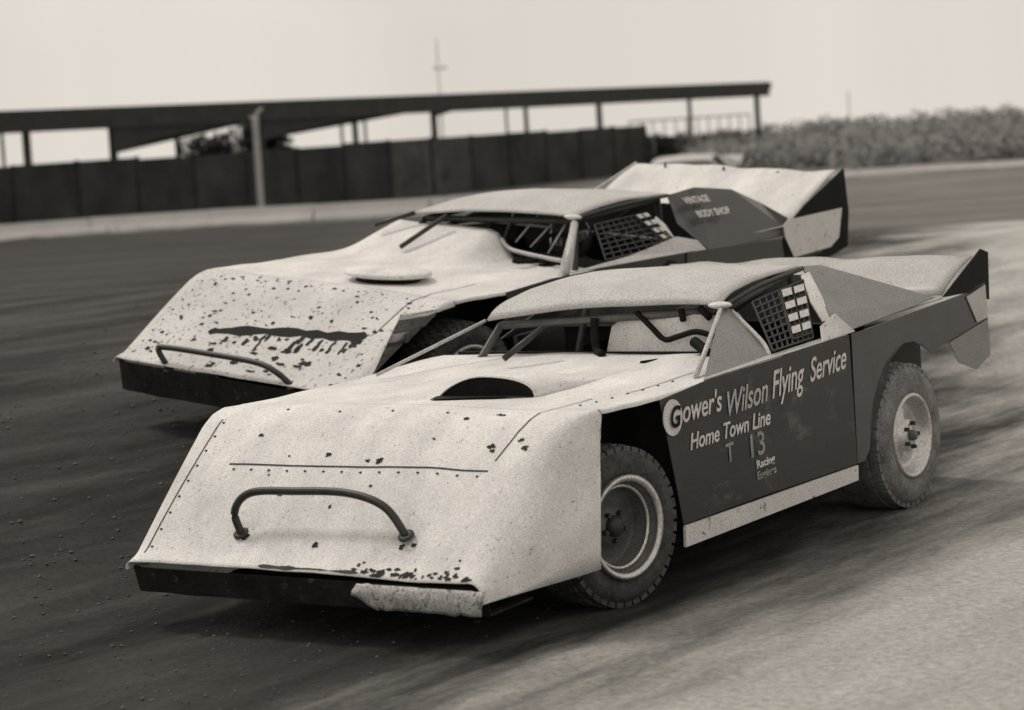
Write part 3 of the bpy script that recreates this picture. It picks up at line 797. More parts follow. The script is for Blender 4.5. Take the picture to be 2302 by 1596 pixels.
car1 = dict(
    rivets=[((1.965, -.62), (1.96, .66), 14), ((2.27, -.84), (1.76, -.84), 9), ((1.66, -.55), (1.66, .60), 5), ((1.38, .79), (.7, .83), 7)], seed=2, xn=2.345, zn=.262, xc=1.70, zc=.852, bow=.035, zlow=.205, xs_top=1.51, xs_bot=1.57, round=.20, nose_mat='white', hump=.0, hx=.95, dk=(.905, .868, .848),
    val_z=.15, flap=True, stains=24, grille=False, scoop_open=True, scoop_x=1.2, scoop_h=.105,
    seams=[[(1.945, -.66), (1.94, .70)], [(1.90, .71), (1.75, .75), (1.62, .755), (1.40, .735), (1.18, .72)], [(1.02, .80), (.75, .80), (.45, .79)], [(2.30, -.86), (1.74, -.86)]],
    bar=[(2.205, -.39, .40), (2.22, -.405, .50), (2.20, -.33, .575), (2.19, -.10, .588), (2.185, .17, .588), (2.19, .36, .54), (2.20, .47, .425)],
    roof=[(-.11, .62, 1.135), (-.90, .62, 1.25), (.03, -.62, 1.085), (-.93, -.62, 1.24)],
    roofprof=[(0, 0), (.06, .28), (.16, .5), (.4, .74), (.7, .92), (1, 1)], crown=.055,
    cage_mat='rim_dark', steer=R(-10), side_mat='dark', quarter_mat='darker',
    belt=[(-2.34, 1.06), (-2.04, 1.01), (-.58, .92), (.64, .872), (1.06, .836)],
    deck=(.955, 1.0), sp_mat='lightgrey', sp_r=-.93, sp=((-1.85, 1.02), (-2.24, 1.205, 1.185)),
    endplates=[([(-1.76, .972, 1.012), (-2.25, .972, 1.225), (-2.34, .972, 1.20), (-2.33, .972, .95), (-2.04, .972, 1.01)], 'black'),
               ([(-1.80, -.95, 1.0), (-2.24, -.95, 1.21), (-2.33, -.95, 1.19), (-2.33, -.95, .95)], 'black')],
    plates=[
        ('pillar_plate', [(.64, .955, .878), (.0, .925, .905), (-.17, .68, 1.085), (-.11, .625, 1.125)], 'grey'),
        ('cockpit_side', [(.64, .955, .878), (.66, .965, .872), (-.70, .965, .930), (-.70, .945, .945), (0, .93, .908)], 'lightgrey'),
        ('sail_panel', [(-.92, .62, 1.245), (-1.12, .62, 1.235), (-1.74, .94, 1.012), (-.62, .955, .936), (-.72, .86, 1.03)], 'grey'),
        ('sail_panel', [(-.92, -.62, 1.235), (-1.12, -.62, 1.225), (-1.74, -.94, 1.012), (-.55, -.955, .932)], 'grey'),
        ('rear_bulkhead', [(-1.0, .6, 1.2), (-1.0, -.6, 1.2), (-1.0, -.85, .95), (-1.0, .85, .95)], 'grey'),
        ('side_vent', [(-.50, .93, .99), (-.66, .925, 1.035), (-.80, .955, .935), (-.45, .962, .921)], 'white'),
        ('window_strap', [(-.80, .68, 1.21), (-.90, .67, 1.22), (-.80, .79, 1.10), (-.70, .88, 1.0), (-.62, .88, 1.0), (-.66, .80, 1.09)], 'white'),
    ],
    bars=[('window_frame', [(-.14, .66, 1.10), (-.05, .86, .97), (.0, .928, .905)], .011, 'tube_light'),
          ('roof_edge', [(-.12, .635, 1.125), (-.45, .637, 1.19), (-.90, .635, 1.238)], .012, 'tube'),
          ('windshield_brace', [(.36, -.30, .93), (.16, -.20, 1.06)], .016, 'tube'),
          ('roof_post', [(.70, -.80, .89), (.03, -.63, 1.08)], .009, 'tube_light'),
          ('roof_post', [(.62, .90, .88), (-.09, .635, 1.12)], .012, 'tube_light')],
    inner_bars=[([(-.06, -.05, 1.08), (-.05, -.05, 1.0), (-.03, -.03, .93), (.03, .04, .915)], .02, 'black'),
                ([(-.11, .16, 1.10), (-.09, .25, 1.03), (-.07, .33, .975), (-.07, .41, .99), (-.08, .50, 1.01), (-.08, .60, .985)], .014, 'black'),
                ([(-.12, .50, 1.12), (-.11, .56, 1.07)], .017, 'black'),
                ([(-.12, .40, 1.11), (-.1, .42, 1.06)], .016, 'black'),
                ([(-.02, .52, .97), (.02, .60, .93), (.03, .62, .90)], .026, 'black')],
    inner_plates=[('dash_panel', [(-.10, -.02, .90), (-.10, .70, .90), (-.13, .69, 1.02), (-.14, .62, 1.075), (-.14, .40, 1.09), (-.14, .08, 1.085), (-.13, .0, 1.03)], 'white')],
    texts=[("G", (1.005, .991, .706), .125, 'black', dict(xs=.92, tilt=R(2), off=.003)),
           ("ower's", (.885, .979, .715), .135, 'letter', dict(xs=.92, tilt=R(2), off=.0015)),
           ("Wilson", (.52, .979, .69), .155, 'letter_mid', dict(xs=.86, shear=.4, tilt=R(4), off=.0015)),
           ("Flying", (.095, .979, .72), .175, 'letter', dict(xs=.76, shear=.4, tilt=R(4), off=.0015)),
           ("Service", (-.275, .979, .752), .155, 'letter', dict(xs=.82, shear=.4, tilt=R(4), off=.0015)),
           ("Home Town Line", (.835, .979, .590), .10, 'letter', dict(xs=1.0, tilt=R(1.5), off=.0015)),
           ("T", (.53, .979, .49), .12, 'letter_dim', dict(xs=1.0, tilt=R(2), off=.0015, shear=0)),
           ("13", (.34, .979, .48), .15, 'letter_dim', dict(xs=1.15, tilt=R(2), off=.0015, shear=0)),
           ("Racing", (.265, .979, .425), .05, 'letter', dict(xs=1.3, tilt=R(3), off=.0015, shear=0)),
           ("Engines", (.265, .979, .375), .05, 'letter_dim', dict(xs=1.2, tilt=R(3), off=.0015, shear=0))],
    side_plates=[('round_emblem', [(.965 + .078 * math.cos(2 * math.pi * k / 28), .748 + .078 * math.sin(2 * math.pi * k / 28)) for k in range(28)], 'letter'),
                 ('tail_skirt', [(-1.80, .775), (-2.28, .85), (-2.30, .66), (-2.12, .60), (-1.90, .66)], 'grey'),
                 ('tail_patch', [(-2.03, .99), (-2.27, 1.035), (-2.285, .86), (-2.15, .845)], 'lightgrey')],
)
car2 = dict(
    rivets=[((1.63, -.75), (1.60, .70), 9), ((2.25, -.84), (1.7, -.84), 8)], seed=9, xn=2.32, zn=.345, xc=1.62, zc=.815, bow=.03, zlow=.30, xs_top=1.93, xs_bot=2.30, round=.05, nose_mat='white_muddy', hump=.185, hx=.66, dk=(.86, .845, .83),
    val_z=.17, flap=False, stains=120, grille=True, slot=[(2.05, -.42), (1.98, .05), (1.93, .70)], scoop_open=False, scoop_x=1.26, scoop_h=.06,
    seams=[[(1.90, .74), (1.55, .76), (1.35, .70), (.95, .66)]],
    bar=[(2.29, -.49, .34), (2.31, -.56, .445), (2.305, -.50, .465), (2.31, -.15, .47), (2.31, .22, .465), (2.31, .38, .43), (2.29, .49, .36)],
    roof=[(-.01, .62, 1.18), (-.97, .62, 1.272), (.0, -.66, 1.10), (-1.05, -.62, 1.20)],
    roofprof=[(0, 0), (.1, .25), (.3, .6), (.6, .9), (1, 1)], crown=.05,
    cage_mat='tube', steer=R(-8), side_mat='dark', quarter_mat='darker',
    belt=[(-2.34, .98), (-2.04, .97), (-.58, .94), (.64, .88), (1.06, .84)],
    deck=(.97, 1.04), sp_mat='white', sp_r=-.74, sp=((-2.0, 1.05), (-2.5, 1.375, 1.31)),
    endplates=[([(-1.95, .972, 1.10), (-2.05, .972, 1.165), (-2.53, .972, 1.395), (-2.62, .972, 1.10), (-2.63, .972, .86), (-2.40, .972, .80), (-1.85, .972, .80), (-1.80, .972, .95)], 'black'),
               ([(-2.0, -.90, 1.05), (-2.5, -.745, 1.325), (-2.6, -.745, 1.0), (-2.3, -.86, .9)], 'white')],
    plates=[
        ('pillar_plate', [(.55, .95, .89), (.42, .945, .895), (.0, .66, 1.12), (.0, .625, 1.165)], 'white'),
        ('door_cap', [(.50, .965, .895), (-.80, .965, .945), (-.97, .968, .93), (-.93, .90, 1.0), (-.75, .87, 1.03), (-.2, .915, .95)], 'lightgrey'),
        ('sail_panel', [(-.97, .63, 1.262), (-1.25, .64, 1.30), (-1.65, .66, 1.27), (-1.92, .72, 1.17), (-2.0, .88, 1.08), (-1.95, .955, .985), (-.99, .965, .935), (-.93, .90, 1.0), (-.85, .80, 1.10)], 'darker'),
        ('sail_panel', [(-1.05, -.62, 1.195), (-1.3, -.62, 1.2), (-1.95, -.93, 1.02), (-.6, -.955, .95)], 'darker'),
        ('rear_bulkhead', [(-1.1, .6, 1.2), (-1.1, -.6, 1.15), (-1.1, -.85, .95), (-1.1, .85, .95)], 'darker'),
('window_strap', [(-.66, .76, 1.12), (-.70, .74, 1.15), (-.76, .77, 1.10), (-.79, .84, 1.0), (-.74, .86, .99)], 'white')],
    bars=[('roof_edge', [(-.02, .635, 1.17), (-.45, .637, 1.225), (-.97, .635, 1.262)], .012, 'tube'),
          ('windshield_brace', [(.42, -.40, .93), (.06, -.34, 1.11)], .016, 'tube'),
          ('roof_post', [(.22, -.80, 1.02), (.0, -.66, 1.10)], .014, 'tube'),
          ('roof_post', [(.48, .95, .89), (.03, .66, 1.14)], .024, 'tube_light')],
    inner_bars=[([(-.02, .05, .99), (0.0, .15, .935), (.05, .45, .915), (.06, .60, .91)], .014, 'tube_light'),
                ([(-.20, .20, 1.15), (-.1, .10, .97)], .006, 'tube_light'), ([(-.20, .36, 1.15), (-.1, .22, .95)], .006, 'tube_light'),
                ([(-.12, .50, 1.15), (-.05, .40, .93)], .006, 'tube_light')],
    inner_plates=[],
    texts=[],
    side_plates=[('number_panel', [(-1.83, .97), (-1.80, 1.05), (-1.86, 1.085), (-2.52, 1.13), (-2.50, .93), (-2.40, .87), (-1.95, .83)], 'rocker')],
)

c1 = make_car(car1)
net_parts(c1, [(-.27, .70, 1.13), (-.78, .70, 1.19), (-.42, .93, .945), (-.03, .93, .925)], 8, 8, [])
net_parts(c1, [(-.52, .715, 1.155), (-.74, .72, 1.17), (-.43, .915, .965), (-.25, .915, .955)], 8, 4,
          [(0, 0, 1.6, 1.2), (2.1, .1, 3.8, 1.2), (0, 2.2, 1.7, 3.3), (2.2, 2.2, 3.9, 3.3), (0, 4.3, 1.7, 5.4), (2.2, 4.3, 3.9, 5.4), (0, 6.3, 1.7, 7.4), (2.2, 6.3, 3.9, 7.4)])
c1.location = (.41338, 11.9195, 0.0); c1.rotation_euler = (0, 0, 4.10189)
tag(c1, 'white-nosed dirt track race car with dark lettered door, nearest in the pack', 'race car', 'race cars on the dirt track')

c2 = make_car(car2)
net_parts(c2, [(-.12, .70, 1.13), (-.60, .70, 1.17), (-.68, .90, .99), (.02, .90, .94)], 7, 8, [])
net_parts(c2, [(-.50, .72, 1.165), (-.62, .72, 1.175), (-.72, .88, 1.01), (-.62, .88, 1.005)], 8, 2,
          [(0, .2, .8, 1.2), (1.1, .2, 1.9, 1.2), (0, 2.2, .8, 3.3), (1.1, 2.2, 1.9, 3.3), (0, 4.3, .8, 5.4), (1.1, 4.3, 1.9, 5.4), (0, 6.2, .8, 7.2)])
# two rows of pale sponsor blocks on the dark sail panel
def on_sail(x, z):   # y of the sail panel at height z
    return .63 + (.965 - .63) * (1.262 - z) / (1.262 - .935) + .022
for body_, x0, z0, sz, xs_ in (('VINTAGE', -1.00, 1.185, .075, .86), ('BODY SHOP', -1.03, 1.105, .075, .86)):
    o = text(body_, (x0, on_sail(x0, z0), z0), sz, 'letter', c2, xs=xs_, shear=.1, off=.0015)
    th = math.atan2(.335, .327)
    o.matrix_local = Matrix(((-xs_ * .999, 0, 0, x0), (0, -math.sin(th), math.cos(th), on_sail(x0, z0) + .03), (.05, math.cos(th), math.sin(th), z0 + .03), (0, 0, 0, 1)))
c2.location = (-.1602, 15.7603, .3451); c2.rotation_euler = (-.107, -.0114, 4.0231)
tag(c2, 'mud-spattered white race car with tall white rear spoiler, behind the nearest car', 'race car', 'race cars on the dirt track')

# third car, far behind the second one's spoiler
def copy_tree(o, parent=None):
    c_ = o.copy(); COL.objects.link(c_); c_.parent = parent
    if parent: c_.matrix_parent_inverse = o.matrix_parent_inverse.copy()
    for ch in [k for k in o.children]: copy_tree(ch, c_)
    return c_
c3 = copy_tree(c1)
c3.location = (3.62, 50.5, -.03); c3.rotation_euler = (0, 0, 4.45)
tag(c3, 'distant pale race car whose roof just shows above the white spoiler', 'race car', 'race cars on the dirt track')

# ------------------------------------------------------------------ drivers
def driver(car, suit, helm, label, turn=0.0):
    bpy.context.view_layer.update()
    J = {'pelvis': (-.42, .40, .50), 'chest': (-.50, .40, .78), 'neck': (-.50, .40, .90), 'head': (-.48, .40, 1.0),
         'sl': (-.47, .58, .84), 'el': (-.28, .64, .72), 'wl': (-.14, .52, .86), 'sr': (-.47, .22, .84), 'er': (-.28, .16, .72), 'wr': (-.14, .26, .86),
         'hl': (-.38, .50, .50), 'kl': (.05, .52, .62), 'fl': (.40, .50, .40), 'hr': (-.38, .30, .50), 'kr': (.05, .28, .62), 'fr': (.40, .30, .40)}
    rads = dict(pelvis=.15, chest=.16, neck=.06, head=.085, sl=.075, el=.05, wl=.035, sr=.075, er=.05, wr=.035, hl=.09, kl=.065, fl=.05, hr=.09, kr=.065, fr=.05)
    E = [('pelvis', 'chest'), ('chest', 'neck'), ('neck', 'head'), ('chest', 'sl'), ('sl', 'el'), ('el', 'wl'), ('chest', 'sr'), ('sr', 'er'), ('er', 'wr'),
         ('pelvis', 'hl'), ('hl', 'kl'), ('kl', 'fl'), ('pelvis', 'hr'), ('hr', 'kr'), ('kr', 'fr')]
    names = list(J)
    me = bpy.data.meshes.new('body'); me.from_pydata([J[k] for k in names], [(names.index(a), names.index(b_)) for a, b_ in E], [])
    me.materials.append(M[suit])
    body = bpy.data.objects.new('person', me); link(body)
    s = body.modifiers.new('skin', 'SKIN')
    me.skin_vertices if hasattr(me, 'skin_vertices') else None
    for i, k in enumerate(names):
        me.skin_vertices[0].data[i].radius = (rads[k], rads[k]); me.skin_vertices[0].data[i].use_root = (k == 'pelvis')
    sub = body.modifiers.new('sub', 'SUBSURF'); sub.levels = 1; sub.render_levels = 1
    # gloves: palm and five fingers closed on the wheel rim
    for sy, (wx, wy, wz) in ((1, J['wl']), (-1, J['wr'])):
        bm = bmesh.new()
        add_tube(bm, smooth_path([(wx - .02, wy, wz), (wx + .02, wy, wz + .01), (wx + .05, wy, wz + .015)], 3), [.03] * 7, 8)
        for q in range(4):
            o_ = (q - 1.5) * .02
            add_tube(bm, smooth_path([(wx + .04, wy + .01, wz + .015 + o_), (wx + .075, wy - sy * .01, wz + .02 + o_), (wx + .07, wy - sy * .045, wz + .018 + o_), (wx + .035, wy - sy * .05, wz + .015 + o_)], 3), .0095, 6)
        add_tube(bm, smooth_path([(wx, wy - sy * .02, wz + .02), (wx + .02, wy - sy * .045, wz + .045), (wx + .045, wy - sy * .04, wz + .05)], 3), .011, 6)
        from_bm('glove', bm, 'black', body, True)
    hb = bmesh.new(); bmesh.ops.create_uvsphere(hb, u_segments=28, v_segments=18, radius=.135)
    for v in hb.verts: v.co.z *= 1.05; v.co.x *= 1.08
    h_ = from_bm('helmet', hb, helm, body, True); h_.location = (-.47, .40, 1.02); h_.rotation_euler = (0, 0, turn)
    vb = bmesh.new(); N = 16
    for a, z in [(a, z) for z in (-.035, .04) for a in [R(-62 + 124 * k / N) for k in range(N + 1)]]:
        rr_ = .139 * math.sqrt(max(0, 1 - (z / .142) ** 2)); vb.verts.new((rr_ * 1.09 * math.cos(a), rr_ * math.sin(a), z))
    vb.verts.ensure_lookup_table()
    for k in range(N): vb.faces.new([vb.verts[i] for i in (k, k + 1, N + 2 + k, N + 1 + k)])
    v_ = from_bm('visor', vb, 'visor', h_, True)
    body.location = car.matrix_world @ Vector((.13, -.05, -.02)); body.rotation_euler = car.rotation_euler
    tag(body, label, 'person', 'drivers seated in the race cars')
    return body
driver(c1, 'suit', 'helmet', 'driver in white suit and white helmet at the wheel of the nearest car', R(6))
driver(c2, 'suit_dark', 'helmet_dark', 'driver in dark suit and dark helmet inside the mud-spattered car', R(6))

# ------------------------------------------------------------------ far side of the track: wall, stand, fence
WL = [(-50, 36), (-26, 52), (-14.5, 60.6), (-11.4, 62.6), (-7.2, 63.2), (-2.5, 61.5), (3, 64.5), (10.1, 71.5), (12.5, 72), (26, 70), (60, 64)]
def wall_pts(): return smooth_path([(x, y, 0) for x, y in WL], 10)
wp = wall_pts()
wall = empty('track_wall', (wp[45].x, wp[45].y, 0))
tag(wall, 'low pale concrete wall along the far edge of the track', 'wall')
acc = 0; cur = wp[0].copy(); seg = []
# walk the line in 3 m lengths
pts = [wp[0]]; need = 3.0
for a, c_ in zip(wp[:-1], wp[1:]):
    L = (c_ - a).length; p = 0
    while L - p >= need:
        p += need; pts.append(a + (c_ - a) * (p / L)); need = 3.0
    need -= (L - p)
rnd = random.Random(5)
for a, c_ in zip(pts[:-1], pts[1:]):
    if a.x < -30 or a.x > 34: continue
    d = (c_ - a).normalized(); s = Vector((-d.y, d.x, 0))
    h = (.42 if a.x < 0 else .34 if a.x < 6 else .22) + rnd.uniform(-.012, .012)
    bm = bmesh.new()
    g0, g1 = ground_z(a.x, a.y), ground_z(c_.x, c_.y)
    A, B = a + d * .02, c_ - d * .02
    prof = [(-.16, -.1), (-.14, .07), (-.06, h * .6), (-.05, h), (.05, h), (.06, h * .6), (.14, .07), (.16, -.1)]
    ra = [bm.verts.new((A.x + s.x * p, A.y + s.y * p, g0 + q)) for p, q in prof]
    rb = [bm.verts.new((B.x + s.x * p, B.y + s.y * p, g1 + q)) for p, q in prof]
    for k in range(7): bm.faces.new((ra[k], ra[k + 1], rb[k + 1], rb[k]))
    bm.faces.new(ra[::-1]); bm.faces.new(rb)
    bmesh.ops.recalc_face_normals(bm, faces=bm.faces)
    o = from_bm('wall_block', bm, 'concrete', wall); o.location = -wall.location
# clay thrown against the foot of the wall
vs, fs = [], []
for i, p in enumerate(wp):
    j = min(i + 1, len(wp) - 1); k_ = max(i - 1, 0); d = (wp[j] - wp[k_]).normalized(); s = Vector((d.y, -d.x, 0))
    for q in range(5):
        t_ = q / 4
        hh = (.05 + .07 * noise.noise(Vector((p.x * 1.3, 0, 0)))) * (1 - t_) ** 1.3
        w_ = .12 + t_ * .9
        x, y = p.x + s.x * w_, p.y + s.y * w_
        vs.append((x, y, ground_z(x, y) + hh - .012 * t_ + .03 * noise.noise(Vector((x * 3, y * 3, 1))) * (1 - t_)))
for i in range(len(wp) - 1):
    for q in range(4): fs.append((i * 5 + q, i * 5 + q + 1, (i + 1) * 5 + q + 1, (i + 1) * 5 + q))
tag(mesh('dirt_bank', vs, fs, 'clay', None, True), 'ragged bank of dark clay thrown against the foot of the wall', kind='stuff')

# covered stand: line from the left (beyond the frame) to its right end
SA, SB = Vector((-11.47, 66.4, 0)), Vector((11.0, 104, 0))
sd_ = (SB - SA).normalized(); back = Vector((-sd_.y, sd_.x, 0))
if back.y < 0: back = -back
stand = empty('covered_stand', (SA.x, SA.y, 0))
tag(stand, 'long low open-sided stand with flat dark roof beyond the wall', 'stand')
def S(t_, b_, z):     # metres along from SA, metres back, height
    p = SA + sd_ * t_ + back * b_; return Vector((p.x, p.y, z)) - stand.location
Ltot = (SB - SA).length
def hexa(name, t0, t1, b0, b1, z0, z1, m, parent, z1b=None):
    z1b = z1 if z1b is None else z1b
    vs = [S(t0, b0, z0), S(t1, b0, z0), S(t1, b1, z0), S(t0, b1, z0), S(t0, b0, z1), S(t1, b0, z1), S(t1, b1, z1b), S(t0, b1, z1b)]
    return mesh(name, vs, [(0, 3, 2, 1), (4, 5, 6, 7), (0, 1, 5, 4), (1, 2, 6, 5), (2, 3, 7, 6), (3, 0, 4, 7)], m, parent)
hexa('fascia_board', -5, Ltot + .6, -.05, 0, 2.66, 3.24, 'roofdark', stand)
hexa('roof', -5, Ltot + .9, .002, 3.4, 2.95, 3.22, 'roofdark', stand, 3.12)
for k in range(22):
    t_ = -4.6 + k * 2.6
    if t_ > Ltot: break
    hexa('rafter', t_, t_ + .08, .01, 3.3, 2.80, 2.948, 'post', stand)
main = [0.2 + 3.0 - 3.0, ]
def along(px_x):  # distance along for given world x
    return (px_x - SA.x) / sd_.x
posts = [along(-10.42), along(-6.95), along(-2.05), along(3.75), along(10.72)]
for i, t_ in enumerate([-4.9] + posts):
    w = .16 if i < 5 else .2
    hexa('post', t_, t_ + w, 0, .15, -.02, 2.72, 'post', stand)
    hexa('post', t_, t_ + w * .7, 3.1, 3.22, -.02, 2.95, 'post', stand)
    if i in (1, 2, 3):
        L_ = {0: 6.5, 1: 7.0, 2: 8.5, 3: 1.5}[i]; dz = {0: .5, 1: .74, 2: .62, 3: .2}[i]
        prof = [(t_ + w, 2.72), (t_ + w + L_, 2.72), (t_ + w + L_ * .55, 2.72 - dz * .22), (t_ + w + L_ * .22, 2.72 - dz * .6), (t_ + w, 2.72 - dz)]
        plate('knee_board', [S(a, .05, z) for a, z in prof], 'roofdark', stand, .06)
for x_, m_ in ((-11.3, 'post_pale'), (-10.75, 'post_pale'), (-3.0, 'post_pale'), (-2.65, 'post_pale'), (-2.3, 'post_pale'), (2.4, 'post_pale')):
    t_ = along(x_); hexa('rear_post', t_, t_ + .07, 2.4, 2.47, -.02, 2.9, m_, stand)
# tiered bench boards under the roof
for k in range(5):
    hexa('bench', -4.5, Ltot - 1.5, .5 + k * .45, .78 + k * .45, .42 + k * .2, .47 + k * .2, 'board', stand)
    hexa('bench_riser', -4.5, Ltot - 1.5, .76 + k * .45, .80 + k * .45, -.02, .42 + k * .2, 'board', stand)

rail = empty('hand_rail', (SA.x, SA.y, 0))
tag(rail, 'thin grey railing under the right end of the stand roof', 'railing')
for k in range(12):
    t_ = along(4.6) + k * .95
    tube('upright', [S(t_, -.3, 0), S(t_, -.3, 1.95)], .03, 'post_pale', rail, 6)
for z in (1.2, 1.95): tube('rail', [S(along(4.6), -.3, z), S(along(4.6) + 10.45, -.3, z)], .03, 'post', rail, 6)
# dark board fence behind and in front of the stand
fence = empty('board_fence', (SA.x, SA.y, 0))
tag(fence, 'tall dark board fence running behind the stand', 'fence')
def FP(t_, b_, z): return S(t_, b_, z)
rnd = random.Random(12)
t_ = -5.0; k = 0
while t_ < Ltot * .70:
    h = 1.82 + rnd.uniform(-.05, .05)
    vs = [FP(t_, -.5, -.05), FP(t_ + 2.38, -.5, -.05), FP(t_ + 2.38, -.44, -.05), FP(t_, -.44, -.05), FP(t_, -.5, h), FP(t_ + 2.38, -.5, h), FP(t_ + 2.38, -.44, h), FP(t_, -.44, h)]
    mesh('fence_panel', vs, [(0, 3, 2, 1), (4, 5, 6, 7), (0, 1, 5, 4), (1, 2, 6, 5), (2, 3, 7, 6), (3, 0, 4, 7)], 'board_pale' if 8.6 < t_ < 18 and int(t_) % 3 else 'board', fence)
    vs = [FP(t_ + 2.38, -.56, -.05), FP(t_ + 2.46, -.56, -.05), FP(t_ + 2.46, -.45, -.05), FP(t_ + 2.38, -.45, -.05), FP(t_ + 2.38, -.56, h + .03), FP(t_ + 2.46, -.56, h + .03), FP(t_ + 2.46, -.45, h + .03), FP(t_ + 2.38, -.45, h + .03)]
    mesh('fence_post', vs, [(0, 3, 2, 1), (4, 5, 6, 7), (0, 1, 5, 4), (1, 2, 6, 5), (2, 3, 7, 6), (3, 0, 4, 7)], 'post', fence)
    t_ += 2.48

# poles
def pole(loc, h, r, m, label, arm=None, group=None):
    e = empty('pole', loc)
    tag(e, label, 'pole', group)
    tube('shaft', [(0, 0, -.2), (0, 0, h * .5), (0.0, 0, h)], [r] * 17, m, e, 10)
    if arm: arm(e, h)
    return e
def bent(e, h):
    tube('bracket', [(0, 0, h - .02), (.05, 0, h + .06), (.14, 0, h + .15), (.2, 0, h + .2)], .045, 'post_pale', e)
    tube('stub_arm', [(-.04, 0, h - .03), (-.14, 0, h + .0)], .03, 'post_pale', e)
pole((-6.2, 64.6, 0), 2.70, .085, 'post_pale', 'pale painted pole with bent top standing in front of the stand', bent)
def cross(e, h):
    tube('cross_arm', [(-.16, 0, 4.22), (.3, 0, 4.22)], .035, 'pole_hazy', e)
    for x in (-.12, .20):
        tube('insulator', [(x, 0, 4.23), (x, 0, 4.33)], .03, 'post_pale', e)
pole((-1.95, 88, 0), 5.3, .03, 'pole_hazy', 'tall thin utility pole painted pale as if in glare, with small cross arm above the stand', cross)
pole((16.9, 121, -.4), 3.2, .04, 'pole_hazy', 'faint pole painted pale as if in glare, rising behind the bushes at right')

# ------------------------------------------------------------------ bushes and trees
def leaf_cloud(name, rx, ry, rz, nleaf, size, m, seed, parent, clumps=14):
    rnd = random.Random(seed); vs, fs = [], []
    cl = []
    for _ in range(clumps):
        a, z = rnd.uniform(0, 2 * math.pi), rnd.random() ** .7
        q = rnd.uniform(.25, .85)
        cl.append((rx * q * math.cos(a) * (1 - z * .5), ry * q * math.sin(a) * (1 - z * .5), rz * z, rnd.uniform(.22, .42)))
    for _ in range(nleaf):
        cx, cy, cz, cr_ = rnd.choice(cl)
        d = Vector((rnd.gauss(0, 1), rnd.gauss(0, 1), rnd.gauss(0, 1))).normalized() * rnd.random() ** .35
        c_ = Vector((cx + d.x * cr_ * rx, cy + d.y * cr_ * ry, max(.03, cz + d.z * cr_ * rz)))
        u = Vector((rnd.gauss(0, 1), rnd.gauss(0, 1), rnd.gauss(0, 1))).normalized(); w = u.orthogonal().normalized()
        s = size * rnd.uniform(.6, 1.4); k = len(vs)
        vs += [c_ - u * s, c_ + w * s * .5, c_ + u * s, c_ - w * s * .5]; fs.append((k, k + 1, k + 2, k + 3))
    return mesh(name, vs, fs, m, parent)
protos = []
def bush(loc, sx, sz, variant, m, label, group):
    e = empty('bush', loc, (0, 0, random.uniform(0, 6))); e.scale = (sx, sx, sz)
    key = (variant, m)
    if key not in bush.cache:
        fo = leaf_cloud('foliage', 1, 1, 1, 1500, .085, m, variant * 7 + 3, e, 16)
        bm = bmesh.new()
        for q in range(5):
            a = q * 1.3 + variant
            add_tube(bm, [(0.04 * math.cos(a), .04 * math.sin(a), -.05), (.25 * math.cos(a), .25 * math.sin(a), .35), (.5 * math.cos(a), .5 * math.sin(a), .75)], [.03, .022, .01], 5)
        stm = from_bm('stem', bm, 'bark', e)
        bush.cache[key] = (fo, stm)
    else:
        for src in bush.cache[key]:
            c_ = src.copy(); COL.objects.link(c_); c_.parent = e
    return tag(e, label, 'bush', group)
bush.cache = {}
rnd = random.Random(21)
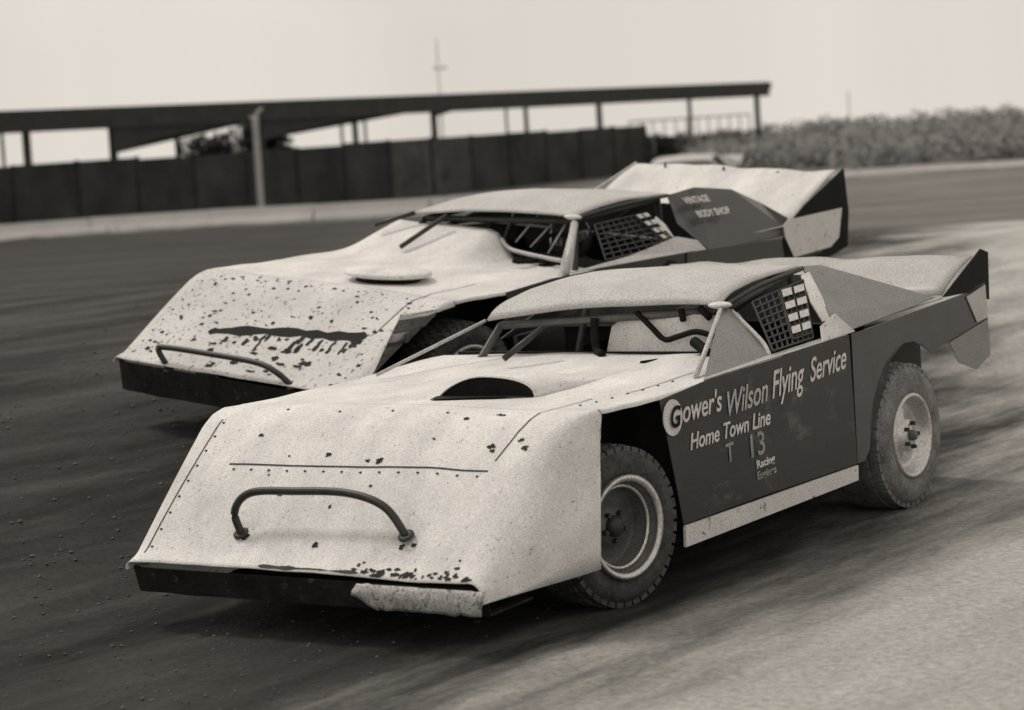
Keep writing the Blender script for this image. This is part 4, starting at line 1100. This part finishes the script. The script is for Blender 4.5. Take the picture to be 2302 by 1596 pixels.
# scrub belt at the right, beyond the wall: one unbroken mass of brush, haze painted in as pale leaves
def scrub():
    rnd = random.Random(31); vs, fs = [], []
    for _ in range(330):
        y = rnd.uniform(76, 114); x = rnd.uniform(y * .085 - .5, 30)
        if y < 84 and x < 11: continue
        h = (.75 + .75 * (y - 76) / 38) * rnd.uniform(.92, 1.0) + .12 + .016 * (x - 8)
        if x < 11: h *= .93
        r0 = rnd.uniform(.7, 1.3)
        for _ in range(230):
            d = Vector((rnd.gauss(0, 1), rnd.gauss(0, 1), rnd.gauss(0, 1))).normalized() * rnd.random() ** .4
            c_ = Vector((x + d.x * r0, y + d.y * r0, max(0, h * (.45 + .55 * d.z))))
            u = Vector((rnd.gauss(0, 1), rnd.gauss(0, 1), rnd.gauss(0, 1))).normalized(); w = u.orthogonal().normalized()
            q = rnd.uniform(.06, .16); k = len(vs)
            vs += [c_ - u * q, c_ + w * q * .5, c_ + u * q, c_ - w * q * .5]; fs.append((k, k + 1, k + 2, k + 3))
    return vs, fs
a_, b2_ = scrub()
tag(mesh('scrub', a_, b2_, 'leaf'), 'scrub painted pale as if hazy, massed beyond the wall at the right', kind='stuff')
lab = ('dark bush just right of the end of the board fence', 'dark bush second from the end of the board fence', 'grey bush in the middle of the open right bay of the stand')
for k, x in enumerate((5.0, 6.1, 7.3)):
    bush((x, 93 + (x - 4) * 1.2, -.1), 1.1, 1.30 - .06 * k, k % 4, 'leaf_dark' if k < 2 else 'leaf', lab[k], 'bushes in the open right bay of the stand')
# trees behind the stand at the left
def tree(loc, h, cr_, seed, label):
    e = empty('tree', loc)
    bm = bmesh.new(); rnd2 = random.Random(seed)
    add_tube(bm, smooth_path([(0, 0, -.3), (.05, .02, h * .3), (0, 0, h * .62)], 4), [.16, .15, .14, .13, .12, .11, .1, .09, .08], 8)
    for q in range(6):
        a = q * 1.05 + seed; z0 = h * rnd2.uniform(.3, .55)
        add_tube(bm, [(0, 0, z0), (cr_ * .35 * math.cos(a), cr_ * .35 * math.sin(a), z0 + h * .12), (cr_ * .7 * math.cos(a), cr_ * .7 * math.sin(a), z0 + h * .28)], [.06, .045, .02], 6)
    from_bm('trunk', bm, 'bark', e, True)
    c_ = leaf_cloud('crown', cr_, cr_, h * .62, 2600, .10, 'leaf_dark', seed, e, 20); c_.location = (0, 0, h * .32)
    return tag(e, label, 'tree')
tree((-9.0, 79, -.4), 2.55, 1.5, 3, 'small dark tree with low crown behind the stand, leftmost of the two')
tree((-7.6, 80, -.4), 2.95, 1.6, 5, 'taller dark tree behind the stand beside the pale bent-topped pole')
